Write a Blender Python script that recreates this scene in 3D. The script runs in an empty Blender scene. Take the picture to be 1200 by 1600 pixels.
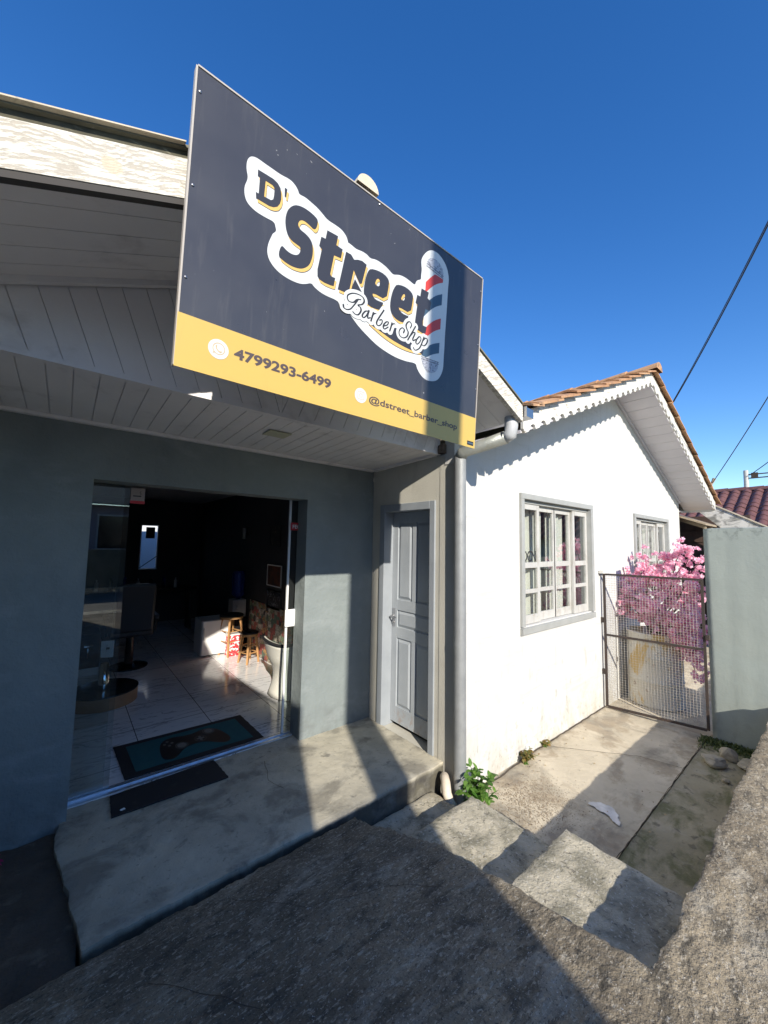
import bpy, math, random
import numpy as np
from mathutils import Vector, Matrix, noise
from mathutils.geometry import tessellate_polygon
random.seed(7)
R = math.radians
scn = bpy.context.scene

# ------------------------------------------------------------------ camera
CAM_Z = 1.70
yaw, pitch, roll = R(39.624), R(4.630), R(1.120)
fwd = Vector((math.sin(yaw)*math.cos(pitch), math.cos(yaw)*math.cos(pitch), math.sin(pitch)))
rt = Vector((math.cos(yaw), -math.sin(yaw), 0)); up = rt.cross(fwd)
r2 = rt*math.cos(roll)+up*math.sin(roll); u2 = up*math.cos(roll)-rt*math.sin(roll)
cd = bpy.data.cameras.new('camera'); cam = bpy.data.objects.new('camera', cd)
scn.collection.objects.link(cam); scn.camera = cam
m = Matrix((r2, u2, -fwd)).transposed().to_4x4(); m.translation = (0, 0, CAM_Z)
cam.matrix_world = m
cd.sensor_fit = 'VERTICAL'; cd.sensor_height = 24.0; cd.lens = 24.0*597.575/1600
cd.clip_start = 0.02; cd.clip_end = 1000

# ------------------------------------------------------------------ sky, sun, exposure
SUN_AZ, SUN_EL = R(22.8), R(25.8)          # light travels toward +Y, turned 22.8 deg toward +X, dropping
w = bpy.data.worlds.new('World'); scn.world = w; w.use_nodes = True
nt = w.node_tree; nt.nodes.clear()
sky = nt.nodes.new('ShaderNodeTexSky'); sky.sky_type = 'NISHITA'; sky.sun_disc = False
sky.sun_elevation = SUN_EL; sky.sun_rotation = R(180)+SUN_AZ
sky.air_density = 1.0; sky.dust_density = 0.1; sky.ozone_density = 2.4; sky.altitude = 0
bg = nt.nodes.new('ShaderNodeBackground'); bg.inputs[1].default_value = 0.10
wo = nt.nodes.new('ShaderNodeOutputWorld')
hsv = nt.nodes.new('ShaderNodeHueSaturation'); hsv.inputs['Hue'].default_value = .511; hsv.inputs['Saturation'].default_value = 1.33; hsv.inputs['Value'].default_value = 1.45
nt.links.new(sky.outputs[0], hsv.inputs['Color']); nt.links.new(hsv.outputs[0], bg.inputs[0]); nt.links.new(bg.outputs[0], wo.inputs[0])
sd = bpy.data.lights.new('sun', 'SUN'); sd.energy = 4.3; sd.angle = R(0.55); sd.color = (1.0, 0.93, 0.82)
sun = bpy.data.objects.new('sun', sd); scn.collection.objects.link(sun)
travel = Vector((math.sin(SUN_AZ)*math.cos(SUN_EL), math.cos(SUN_AZ)*math.cos(SUN_EL), -math.sin(SUN_EL)))
sun.rotation_mode = 'QUATERNION'; sun.rotation_quaternion = travel.to_track_quat('-Z', 'Y'); sun.location = (-3, -8, 8)
scn.view_settings.view_transform = 'Standard'; scn.view_settings.look = 'None'
scn.view_settings.exposure = 0.66; scn.view_settings.gamma = 1.0; scn.view_settings.use_curve_mapping = False
scn.render.engine = 'CYCLES'
scn.cycles.max_bounces = 8; scn.cycles.use_denoising = True

# ------------------------------------------------------------------ materials
def nd(t, typ, **kw):
    n = t.nodes.new(typ)
    for k, v in kw.items():
        if k in n.inputs: n.inputs[k].default_value = v
        else: setattr(n, k, v)
    return n
def mat(name, col, rough=0.7, metal=0.0, var=None, vscale=3.0, layers=(), bump=0.0, bscale=60.0, bump2=0.0, b2scale=8.0,
        spec=0.5, coat=0.0, rvar=0.0, pos='world', alpha=None):
    """procedural surface: base colour, slow variation, stain layers, two scales of relief.
    layers: (colour, (sx,sy,sz), lo, hi, detail, strength[, zrange])"""
    M = bpy.data.materials.new(name); M.use_nodes = True; t = M.node_tree; L = t.links.new
    b = t.nodes['Principled BSDF']
    b.inputs['Roughness'].default_value = rough; b.inputs['Metallic'].default_value = metal
    b.inputs['Specular IOR Level'].default_value = spec; b.inputs['Coat Weight'].default_value = coat
    if pos == 'world': P = t.nodes.new('ShaderNodeNewGeometry').outputs['Position']
    else: P = t.nodes.new('ShaderNodeTexCoord').outputs['Object']
    c = nd(t, 'ShaderNodeRGB'); c.outputs[0].default_value = (*col, 1); cur = c.outputs[0]
    if var:
        n = nd(t, 'ShaderNodeTexNoise', Scale=vscale, Detail=6.0, Roughness=0.6); L(P, n.inputs['Vector'])
        mp = nd(t, 'ShaderNodeMapRange'); mp.inputs[1].default_value = .32; mp.inputs[2].default_value = .68; L(n.outputs[0], mp.inputs[0])
        mx = nd(t, 'ShaderNodeMix', data_type='RGBA'); L(mp.outputs[0], mx.inputs[0]); L(cur, mx.inputs[6]); mx.inputs[7].default_value = (*var, 1)
        cur = mx.outputs[2]
    for ly in layers:
        lc, sc, lo, hi, det, st = ly[:6]
        mpn = nd(t, 'ShaderNodeMapping'); mpn.inputs['Scale'].default_value = sc; L(P, mpn.inputs[0])
        n = nd(t, 'ShaderNodeTexNoise', Scale=1.0, Detail=det, Roughness=0.62, Distortion=0.4); L(mpn.outputs[0], n.inputs['Vector'])
        mp = nd(t, 'ShaderNodeMapRange'); mp.inputs[1].default_value = lo; mp.inputs[2].default_value = hi; mp.inputs[4].default_value = st
        L(n.outputs[0], mp.inputs[0]); fac = mp.outputs[0]
        if len(ly) > 6:
            ax, a0, a1 = ly[6]
            sp = nd(t, 'ShaderNodeSeparateXYZ'); L(P, sp.inputs[0])
            zr = nd(t, 'ShaderNodeMapRange'); zr.inputs[1].default_value = a0; zr.inputs[2].default_value = a1; L(sp.outputs[ax], zr.inputs[0])
            mu = nd(t, 'ShaderNodeMath', operation='MULTIPLY'); L(fac, mu.inputs[0]); L(zr.outputs[0], mu.inputs[1]); fac = mu.outputs[0]
        mx = nd(t, 'ShaderNodeMix', data_type='RGBA'); L(fac, mx.inputs[0]); L(cur, mx.inputs[6]); mx.inputs[7].default_value = (*lc, 1)
        cur = mx.outputs[2]
    L(cur, b.inputs['Base Color'])
    if rvar:
        n = nd(t, 'ShaderNodeTexNoise', Scale=6.0, Detail=4.0); L(P, n.inputs['Vector'])
        mp = nd(t, 'ShaderNodeMapRange'); mp.inputs[3].default_value = max(0, rough-rvar); mp.inputs[4].default_value = min(1, rough+rvar)
        L(n.outputs[0], mp.inputs[0]); L(mp.outputs[0], b.inputs['Roughness'])
    nrm = None
    for st, sc, d in ((bump2, b2scale, .02), (bump, bscale, .004)):
        if st:
            n = nd(t, 'ShaderNodeTexNoise', Scale=sc, Detail=5.0, Roughness=0.65); L(P, n.inputs['Vector'])
            bp = nd(t, 'ShaderNodeBump', Strength=st, Distance=d); L(n.outputs[0], bp.inputs['Height'])
            if nrm: L(nrm, bp.inputs['Normal'])
            nrm = bp.outputs[0]
    if nrm: L(nrm, b.inputs['Normal'])
    return M

M = {}
M['grey_wall'] = mat('grey_paint', (.235,.268,.262), .75, var=(.180,.208,.208), vscale=1.6, bump=.45, bscale=55, bump2=.7, b2scale=6,
    layers=[((.11,.11,.105),(8,8,5),.42,.62,9,.6,(2,.30,-.05)), ((.27,.30,.30),(2.5,2.5,6),.55,.66,8,.45), ((.12,.14,.15),(3,3,1.2),.55,.75,6,.35), ((.3,.31,.3),(9,9,9),.68,.74,8,.3)])
M['beige_wall'] = mat('beige_grey_render', (.54,.52,.45), .85, var=(.47,.45,.39), vscale=3, bump=.5, bscale=70, layers=[((.3,.28,.24),(5,5,2),.55,.75,6,.4)])
M['white_wall'] = mat('white_wall_paint', (.60,.595,.57), .8, var=(.55,.545,.515), vscale=1.2, bump=.45, bscale=45, bump2=.4, b2scale=5,
    layers=[((.40,.36,.27),(6,6,3),.42,.64,9,.75,(2,.12,-.25)), ((.26,.24,.19),(24,24,18),.55,.64,9,.65,(2,.16,-.25)), ((.42,.40,.35),(5,5,4),.54,.64,9,.45,(2,.6,.0)), ((.30,.29,.24),(9,9,4),.60,.67,9,.6,(2,1.0,.1)), ((.52,.50,.45),(2,2,14),.56,.66,6,.35), ((.45,.42,.36),(14,14,5),.62,.72,7,.7,(2,.75,-.1)), ((.42,.40,.34),(9,9,1.3),.57,.70,7,.35), ((.38,.35,.29),(1.2,1.2,16),.60,.66,7,.22)])
M['white_trim'] = mat('old_white_trim', (.72,.70,.64), .65, var=(.62,.60,.54), vscale=6, bump=.3, bscale=60, layers=[((.42,.38,.3),(12,12,12),.62,.7,8,.5)])
M['scallop'] = mat('cracked_white_board', (.62,.60,.54), .7, bump=.4, bscale=50, layers=[((.35,.31,.24),(10,10,34),.6,.64,8,.85), ((.5,.5,.42),(3,3,6),.6,.7,6,.4)])
M['grey_frame'] = mat('grey_window_paint', (.30,.305,.285), .6, var=(.36,.365,.345), vscale=5, bump=.35, bscale=50, layers=[((.25,.21,.15),(25,25,25),.66,.72,8,.8), ((.33,.3,.25),(6,6,40),.62,.7,6,.4)])
M['white_sash'] = mat('white_sash_paint', (.50,.49,.45), .55, var=(.44,.43,.40), vscale=7, bump=.2, layers=[((.3,.24,.18),(40,40,40),.64,.70,6,.9), ((.34,.31,.26),(12,12,5),.52,.66,8,.6)])
M['soffit'] = mat('dull_white_boards', (.84,.81,.79), .55, var=(.77,.74,.73), vscale=2, bump=.15, bscale=30, layers=[((.45,.42,.40),(4,4,4),.56,.72,6,.5)])
M['white_soffit'] = mat('white_soffit_boards', (.66,.64,.66), .6, var=(.6,.58,.6), vscale=2, bump=.15, bscale=40)
M['door_paint'] = mat('blue_grey_door_paint', (.40,.43,.455), .42, var=(.35,.38,.41), vscale=5, bump=.25, bscale=40,
    layers=[((.30,.17,.10),(18,18,10),.52,.62,8,.75,(2,.2,-.02)), ((.6,.62,.62),(60,60,60),.69,.72,3,.8)])
M['frame_paint'] = mat('light_grey_frame_paint', (.31,.335,.36), .5, var=(.27,.295,.32), vscale=6, bump=.2)
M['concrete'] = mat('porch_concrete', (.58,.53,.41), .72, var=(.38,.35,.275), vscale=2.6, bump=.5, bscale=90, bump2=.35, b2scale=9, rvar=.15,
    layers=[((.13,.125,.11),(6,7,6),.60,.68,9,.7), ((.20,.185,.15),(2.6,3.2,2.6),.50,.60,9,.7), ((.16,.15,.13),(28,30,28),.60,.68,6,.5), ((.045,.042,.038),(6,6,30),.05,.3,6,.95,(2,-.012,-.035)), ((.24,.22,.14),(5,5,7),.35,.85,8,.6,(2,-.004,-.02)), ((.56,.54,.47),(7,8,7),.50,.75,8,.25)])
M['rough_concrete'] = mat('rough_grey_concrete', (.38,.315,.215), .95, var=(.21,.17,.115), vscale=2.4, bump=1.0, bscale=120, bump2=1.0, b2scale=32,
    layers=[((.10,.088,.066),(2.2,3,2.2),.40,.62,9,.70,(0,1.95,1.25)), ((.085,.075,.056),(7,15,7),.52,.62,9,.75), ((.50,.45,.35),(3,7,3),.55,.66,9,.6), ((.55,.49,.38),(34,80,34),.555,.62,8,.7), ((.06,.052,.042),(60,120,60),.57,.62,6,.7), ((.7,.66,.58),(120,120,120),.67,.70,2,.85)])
M['step_concrete'] = mat('step_concrete', (.58,.52,.385), .9, var=(.40,.36,.27), vscale=7, bump=.9, bscale=110, bump2=.5, b2scale=25,
    layers=[((.17,.16,.11),(7,7,7),.46,.60,9,.7), ((.58,.55,.47),(60,60,60),.58,.63,4,.7), ((.10,.09,.07),(45,45,45),.60,.65,4,.7)])
M['yard'] = mat('yard_concrete', (.64,.56,.42), .88, var=(.47,.41,.30), vscale=2.5, bump=.7, bscale=120, bump2=.4, b2scale=14,
    layers=[((.30,.23,.15),(3.1,3.1,3),.50,.60,9,.6), ((.22,.20,.16),(3,3,3),.52,.68,8,.65), ((.14,.12,.10),(1.6,2.2,2),.56,.66,7,.6), ((.55,.52,.45),(70,70,70),.66,.7,3,.6)])
M['moss_yard'] = mat('mossy_yard_concrete', (.40,.355,.25), .92, var=(.29,.26,.175), vscale=3, bump=.8, bscale=100, bump2=.5, b2scale=14,
    layers=[((.11,.12,.05),(2.6,5,3),.46,.60,9,.8), ((.40,.36,.28),(7,7,7),.56,.64,9,.6), ((.09,.085,.06),(14,14,14),.58,.65,6,.6)])
M['soil'] = mat('dark_soil', (.12,.095,.07), .95, var=(.065,.052,.04), vscale=5, bump=1.0, bscale=60, bump2=1.0, b2scale=18, layers=[((.22,.18,.13),(7,11,7),.55,.66,9,.6), ((.1,.09,.06),(20,20,20),.6,.7,6,.6)])
M['sand'] = mat('spilled_sand', (.36,.29,.21), .98, var=(.3,.24,.17), vscale=8, bump=1.0, bscale=220, layers=[((.5,.45,.38),(150,150,150),.64,.68,2,.8)])
M['asphalt'] = mat('street_asphalt', (.17,.155,.13), .9, var=(.12,.11,.09), vscale=2, bump=.8, bscale=60)
M['ground'] = mat('ground_earth', (.12,.11,.08), .95, var=(.09,.1,.06), vscale=1)
M['green_wall'] = mat('sage_green_paint', (.335,.37,.33), .8, var=(.30,.335,.30), vscale=1.8, bump=.35, bscale=50, bump2=.3, b2scale=4,
    layers=[((.08,.09,.08),(10,10,10),.52,.62,8,.75,(2,1.78,1.93)), ((.14,.15,.12),(6,6,3),.55,.7,7,.5,(2,.2,-.25)), ((.34,.39,.36),(2.2,2.2,2.2),.52,.62,4,.35)])
M['caster_wall'] = mat('shade_caster_render', (.66,.64,.60), .9, var=(.58,.56,.53), vscale=2, bump=.4)
M['pvc'] = mat('silver_painted_pipe', (.30,.31,.31), .42, metal=.15, var=(.24,.25,.25), vscale=9, bump=.75, bscale=130, rvar=.12, layers=[((.3,.3,.28),(10,10,2),.6,.7,6,.4)])
M['pvc_dark'] = mat('dull_pipe_elbow', (.26,.27,.24), .4, metal=.3, var=(.36,.37,.34), vscale=8, bump=.5, bscale=100)
M['elbow'] = mat('pale_pipe_elbow', (.52,.53,.53), .4, var=(.42,.43,.43), vscale=9, bump=.5, bscale=100)
M['white_pipe'] = mat('dirty_white_pipe', (.70,.62,.50), .6, var=(.55,.47,.36), vscale=12, bump=.4)
M['terracotta'] = mat('terracotta_tile', (.36,.18,.085), .9, var=(.50,.30,.16), vscale=4, bump=.6, bscale=60, layers=[((.16,.10,.07),(9,9,9),.52,.66,8,.75), ((.6,.46,.3),(6,6,6),.62,.7,6,.6)])
M['dark_tile'] = mat('dark_red_tile', (.12,.052,.048), .7, var=(.16,.07,.06), vscale=5, bump=.4, bscale=50, layers=[((.07,.03,.035),(12,12,12),.52,.66,8,.7)])
M['cement'] = mat('fibre_cement', (.22,.21,.15), .9, var=(.15,.145,.11), vscale=6, bump=.6, layers=[((.4,.38,.3),(20,20,20),.62,.7,6,.5)])
M['shade_batten'] = mat('shade_black_batten', (.055,.05,.045), .85)  # near-black colour imitates the shaded strip under the rake board
M['edge'] = mat('dark_olive_edge', (.12,.11,.07), .95, var=(.07,.065,.045), vscale=14, bump=.6, layers=[((.3,.28,.2),(20,20,60),.60,.68,6,.6)])  # dark olive band with paler streaks
M['cap'] = mat('ridge_cap_mortar', (.62,.54,.40), .9, var=(.5,.43,.32), vscale=9, bump=.7, layers=[((.3,.27,.2),(14,14,14),.6,.7,6,.6)])
M['weathered'] = mat('weathered_masonry', (.62,.60,.54), .9, bump=.6, layers=[((.12,.12,.11),(9,5,9),.46,.60,9,.85), ((.4,.38,.3),(4,4,20),.55,.62,6,.6)])
M['timber'] = mat('tan_timber', (.36,.29,.20), .8, var=(.28,.22,.15), vscale=6, bump=.3)
M['dark_wood'] = mat('dark_lean_to', (.06,.035,.025), .8, var=(.09,.055,.04), vscale=8)
M['panel'] = mat('charcoal_sign_face', (.040,.040,.046), .30, var=(.050,.050,.056), vscale=3, spec=.6, rvar=.07, layers=[((.10,.095,.09),(30,30,2.5),.56,.75,5,.40), ((.45,.44,.42),(45,45,45),.755,.77,2,.6)])
M['yellow'] = mat('yellow_vinyl', (.59,.40,.09), .35, var=(.56,.38,.095), vscale=3, layers=[((.45,.3,.08),(30,30,3),.6,.75,5,.3)])
M['vinyl_white'] = mat('white_vinyl', (.62,.63,.61), .4, var=(.57,.58,.56), vscale=4, layers=[((.5,.5,.48),(60,60,3),.58,.75,4,.35)])
M['vinyl_dark'] = mat('charcoal_vinyl', (.036,.036,.042), .35)
M['vinyl_brown'] = mat('brown_grey_lettering', (.075,.055,.055), .45)
M['vinyl_gold'] = mat('gold_vinyl', (.66,.42,.12), .4)
M['vinyl_red'] = mat('red_vinyl', (.55,.05,.035), .4)
M['vinyl_navy'] = mat('navy_vinyl', (.05,.09,.13), .4)
M['vinyl_grey'] = mat('grey_vinyl', (.42,.43,.46), .4, layers=[((.12,.12,.15),(90,90,120),.5,.6,3,.8)])
M['ink'] = mat('ink_black', (.02,.02,.022), .5)
M['metal'] = mat('bare_metal', (.45,.45,.46), .35, metal=1)
M['chrome'] = mat('chrome', (.8,.8,.82), .08, metal=1)
M['gate_metal'] = mat('rusty_dark_steel', (.035,.03,.027), .75, metal=.0, var=(.06,.038,.028), vscale=14, bump=.5, layers=[((.2,.19,.17),(30,30,30),.66,.70,5,.5)])
M['mesh_wire'] = mat('galvanised_wire', (.52,.49,.43), .6, metal=.1, var=(.36,.30,.23), vscale=5)
M['drum'] = mat('white_painted_drum', (.72,.68,.56), .5, var=(.62,.59,.50), vscale=4, bump=.3, bscale=40, layers=[((.60,.38,.08),(3.5,3.5,1.6),.53,.58,8,.85), ((.2,.1,.05),(14,14,14),.6,.68,6,.8)])
M['black'] = mat('black_plastic', (.015,.015,.016), .5)
M['black_gloss'] = mat('black_gloss', (.012,.012,.014), .15)
M['blackwall'] = mat('black_interior_paint', (.055,.053,.058), .7, var=(.04,.04,.045), vscale=3)
M['ceiling'] = mat('grey_ceiling', (.40,.38,.38), .7)
M['rubber'] = mat('black_rubber_mat', (.022,.022,.024), .9, bump=.6, bscale=200, layers=[((.06,.058,.05),(9,9,9),.6,.7,6,.4)])
M['teal'] = mat('teal_carpet', (.012,.10,.115), .95, var=(.016,.12,.13), vscale=20, bump=.8, bscale=250)
M['matgrey'] = mat('grey_print', (.22,.20,.17), .95)
M['wood'] = mat('oak_wood', (.50,.28,.12), .5, var=(.40,.21,.08), vscale=9, bump=.15)
M['plinth_wood'] = mat('brown_veneer', (.38,.20,.10), .5, var=(.32,.16,.08), vscale=6)
M['white_plastic'] = mat('white_plastic', (.78,.78,.76), .35)
M['white_lacquer'] = mat('cream_upholstery', (.74,.72,.64), .5)
M['leather'] = mat('black_leather', (.025,.025,.027), .4, bump=.3)
M['red_print'] = mat('red_white_print', (.7,.04,.05), .5, layers=[((.85,.82,.8),(24,24,24),.52,.54,2,1.0),((.1,.35,.1),(18,18,12),.66,.68,2,1.0)])
M['alu'] = mat('aluminium_track', (.62,.65,.70), .3, metal=.8, var=(.5,.52,.56), vscale=15)
M['rock'] = mat('pale_rock', (.42,.38,.30), .9, var=(.3,.27,.21), vscale=9, bump=.8)
M['paper'] = mat('white_scrap', (.72,.7,.66), .8)
M['bark'] = mat('dark_bark', (.09,.055,.04), .9)
M['cable'] = mat('black_cable', (.03,.03,.032), .6)
M['pole'] = mat('pale_concrete_pole', (.5,.49,.46), .85)
M['redsign'] = mat('red_sign', (.5,.02,.03), .5)
M['room_wall'] = mat('pale_room_wall', (.45,.43,.41), .8)
M['curtain'] = mat('pale_curtain', (.72,.68,.62), .8)

def leafmat(name, c1, c2, trans=.35):
    Mx = bpy.data.materials.new(name); Mx.use_nodes = True; t = Mx.node_tree; L = t.links.new
    b = t.nodes['Principled BSDF']; b.inputs['Roughness'].default_value = .6
    g = nd(t, 'ShaderNodeNewGeometry'); n = nd(t, 'ShaderNodeTexNoise', Scale=26.0, Detail=3.0); L(g.outputs['Position'], n.inputs['Vector'])
    add = nd(t, 'ShaderNodeMath', operation='ADD'); L(n.outputs[0], add.inputs[0])
    mu = nd(t, 'ShaderNodeMath', operation='MULTIPLY_ADD'); L(g.outputs['Random Per Island'], mu.inputs[0]); mu.inputs[1].default_value = .7; mu.inputs[2].default_value = -.35
    L(mu.outputs[0], add.inputs[1])
    mp = nd(t, 'ShaderNodeMapRange'); mp.inputs[1].default_value = .25; mp.inputs[2].default_value = .75; L(add.outputs[0], mp.inputs[0])
    mx = nd(t, 'ShaderNodeMix', data_type='RGBA'); L(mp.outputs[0], mx.inputs[0]); mx.inputs[6].default_value = (*c1, 1); mx.inputs[7].default_value = (*c2, 1)
    L(mx.outputs[2], b.inputs['Base Color'])
    tr = nd(t, 'ShaderNodeBsdfTranslucent'); L(mx.outputs[2], tr.inputs[0])
    ms = nd(t, 'ShaderNodeMixShader'); ms.inputs[0].default_value = trans; L(b.outputs[0], ms.inputs[1]); L(tr.outputs[0], ms.inputs[2])
    L(ms.outputs[0], t.nodes['Material Output'].inputs[0])
    return Mx
M['blossom'] = leafmat('pink_blossom', (.96,.42,.58), (.99,.80,.87), .5)
M['magenta'] = leafmat('magenta_petals', (.35,.02,.12), (.5,.04,.2), .3)
M['leaf'] = leafmat('fresh_leaf', (.06,.16,.02), (.16,.30,.05), .35)
M['dryleaf'] = leafmat('yellowing_leaf', (.12,.14,.03), (.32,.20,.06), .3)
M['deadleaf'] = leafmat('dry_leaf_crumbs', (.10,.06,.03), (.40,.30,.16), .1)
M['moss'] = leafmat('moss_leaf', (.05,.08,.02), (.12,.15,.04), .2)

def glass(name, tint, refl=1.0, rough=0.0):
    Mx = bpy.data.materials.new(name); Mx.use_nodes = True; t = Mx.node_tree; L = t.links.new
    t.nodes.remove(t.nodes['Principled BSDF'])
    tr = nd(t, 'ShaderNodeBsdfTransparent'); tr.inputs[0].default_value = (*tint, 1)
    gl = nd(t, 'ShaderNodeBsdfGlossy', Roughness=rough); gl.inputs[0].default_value = (refl, refl, refl, 1)
    fr = nd(t, 'ShaderNodeFresnel', IOR=1.52); mu = nd(t, 'ShaderNodeMath', operation='MULTIPLY'); mu.inputs[1].default_value = 2.6; mu.use_clamp = True
    L(fr.outputs[0], mu.inputs[0])
    ge = nd(t, 'ShaderNodeNewGeometry'); iv = nd(t, 'ShaderNodeMath', operation='SUBTRACT'); iv.inputs[0].default_value = 1; L(ge.outputs['Backfacing'], iv.inputs[1])
    m2 = nd(t, 'ShaderNodeMath', operation='MULTIPLY'); L(mu.outputs[0], m2.inputs[0]); L(iv.outputs[0], m2.inputs[1]); mu = m2
    ms = nd(t, 'ShaderNodeMixShader'); L(mu.outputs[0], ms.inputs[0]); L(tr.outputs[0], ms.inputs[1]); L(gl.outputs[0], ms.inputs[2])
    L(ms.outputs[0], t.nodes['Material Output'].inputs[0]); return Mx
M['glass'] = glass('door_glass', (.86,.9,.9))
M['win_glass'] = glass('window_glass', (.9,.93,.92))
def bluebottle():
    Mx = mat('blue_water_bottle', (.02,.05,.32), .1); Mx.node_tree.nodes['Principled BSDF'].inputs['Transmission Weight'].default_value = .5; return Mx
M['bottle'] = bluebottle()

def wood_board():       # weathered board: white paint worn off along the grain, round knots
    Mx = bpy.data.materials.new('peeling_board'); Mx.use_nodes = True; t = Mx.node_tree; L = t.links.new
    b = t.nodes['Principled BSDF']; b.inputs['Roughness'].default_value = .8
    P = nd(t, 'ShaderNodeNewGeometry').outputs['Position']
    mp = nd(t, 'ShaderNodeMapping'); mp.inputs['Rotation'].default_value = (0, R(23.5), 0); L(P, mp.inputs[0])
    big = nd(t, 'ShaderNodeTexNoise', Scale=3.2, Detail=2.0); L(mp.outputs[0], big.inputs['Vector'])
    sep = nd(t, 'ShaderNodeSeparateXYZ'); L(mp.outputs[0], sep.inputs[0])
    # knot swirl
    kd = nd(t, 'ShaderNodeVectorMath', operation='DISTANCE'); L(P, kd.inputs[0]); kd.inputs[1].default_value = (.035, 1.425, 2.875)
    ke = nd(t, 'ShaderNodeMath', operation='MULTIPLY'); L(kd.outputs['Value'], ke.inputs[0]); ke.inputs[1].default_value = -14
    kx = nd(t, 'ShaderNodeMath', operation='EXPONENT'); L(ke.outputs[0], kx.inputs[0])
    h = nd(t, 'ShaderNodeMath', operation='MULTIPLY_ADD'); L(big.outputs[0], h.inputs[0]); h.inputs[1].default_value = .22; L(sep.outputs[2], h.inputs[2])
    h2 = nd(t, 'ShaderNodeMath', operation='MULTIPLY_ADD'); L(kx.outputs[0], h2.inputs[0]); h2.inputs[1].default_value = .035; L(h.outputs[0], h2.inputs[2])
    ph = nd(t, 'ShaderNodeMath', operation='MULTIPLY'); L(h2.outputs[0], ph.inputs[0]); ph.inputs[1].default_value = 420
    si = nd(t, 'ShaderNodeMath', operation='SINE'); L(ph.outputs[0], si.inputs[0])
    m3 = nd(t, 'ShaderNodeMapping'); m3.inputs['Scale'].default_value = (10, 40, 70); L(mp.outputs[0], m3.inputs[0])
    fn = nd(t, 'ShaderNodeTexNoise', Scale=1.0, Detail=7.0, Roughness=.75); L(m3.outputs[0], fn.inputs['Vector'])
    a = nd(t, 'ShaderNodeMath', operation='MULTIPLY_ADD'); L(si.outputs[0], a.inputs[0]); a.inputs[1].default_value = .028; L(fn.outputs[0], a.inputs[2])
    th = nd(t, 'ShaderNodeMapRange'); th.inputs[1].default_value = .475; th.inputs[2].default_value = .555; L(a.outputs[0], th.inputs[0])
    mx = nd(t, 'ShaderNodeMix', data_type='RGBA'); L(th.outputs[0], mx.inputs[0]); mx.inputs[6].default_value = (.70,.67,.58,1); mx.inputs[7].default_value = (.44,.395,.325,1)
    kt = nd(t, 'ShaderNodeMapRange'); kt.inputs[1].default_value = .030; kt.inputs[2].default_value = .026; L(kd.outputs['Value'], kt.inputs[0])
    m4 = nd(t, 'ShaderNodeMix', data_type='RGBA'); L(kt.outputs[0], m4.inputs[0]); L(mx.outputs[2], m4.inputs[6]); m4.inputs[7].default_value = (.60,.52,.39,1)
    L(m4.outputs[2], b.inputs['Base Color'])
    bp = nd(t, 'ShaderNodeBump', Strength=.5, Distance=.003); bp.invert = True; L(th.outputs[0], bp.inputs['Height']); L(bp.outputs[0], b.inputs['Normal'])
    return Mx
M['board'] = wood_board()

def marble():
    Mx = bpy.data.materials.new('glossy_marble_tile'); Mx.use_nodes = True; t = Mx.node_tree; L = t.links.new
    b = t.nodes['Principled BSDF']; b.inputs['Roughness'].default_value = .12; b.inputs['Specular IOR Level'].default_value = .8
    P = nd(t, 'ShaderNodeNewGeometry').outputs['Position']
    mp = nd(t, 'ShaderNodeMapping'); mp.inputs['Scale'].default_value = (1.2, 4.2, 1); mp.inputs['Rotation'].default_value = (0, 0, R(-12)); L(P, mp.inputs[0])
    n = nd(t, 'ShaderNodeTexNoise', Scale=1.7, Detail=7.0, Roughness=.6, Distortion=.9); L(mp.outputs[0], n.inputs['Vector'])
    a = nd(t, 'ShaderNodeMath', operation='SUBTRACT'); L(n.outputs[0], a.inputs[0]); a.inputs[1].default_value = .5
    ab = nd(t, 'ShaderNodeMath', operation='ABSOLUTE'); L(a.outputs[0], ab.inputs[0])
    th = nd(t, 'ShaderNodeMapRange'); th.inputs[1].default_value = 0; th.inputs[2].default_value = .022; L(ab.outputs[0], th.inputs[0])
    n2 = nd(t, 'ShaderNodeTexNoise', Scale=2.5, Detail=3.0); L(P, n2.inputs['Vector'])
    g = nd(t, 'ShaderNodeMapRange'); g.inputs[1].default_value = .45; g.inputs[2].default_value = .62; L(n2.outputs[0], g.inputs[0])
    mxf = nd(t, 'ShaderNodeMath', operation='MAXIMUM'); L(th.outputs[0], mxf.inputs[0]); L(g.outputs[0], mxf.inputs[1])
    mx = nd(t, 'ShaderNodeMix', data_type='RGBA'); L(mxf.outputs[0], mx.inputs[0]); mx.inputs[6].default_value = (.40,.40,.42,1); mx.inputs[7].default_value = (.88,.88,.88,1)
    br = nd(t, 'ShaderNodeTexBrick', offset=0.0); br.inputs['Scale'].default_value = 1.0; br.inputs['Brick Width'].default_value = .58; br.inputs['Row Height'].default_value = .58
    br.inputs['Mortar Size'].default_value = .0035; br.inputs['Color1'].default_value = (1,1,1,1); br.inputs['Color2'].default_value = (1,1,1,1); br.inputs['Mortar'].default_value = (.12,.12,.13,1)
    m2 = nd(t, 'ShaderNodeMapping'); m2.inputs['Location'].default_value = (-.0, -.06, 0); L(P, m2.inputs[0]); L(m2.outputs[0], br.inputs['Vector'])
    mm = nd(t, 'ShaderNodeMix', data_type='RGBA', blend_type='MULTIPLY'); mm.inputs[0].default_value = 1; L(mx.outputs[2], mm.inputs[6]); L(br.outputs[0], mm.inputs[7])
    L(mm.outputs[2], b.inputs['Base Color']); return Mx
M['marble'] = marble()

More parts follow.
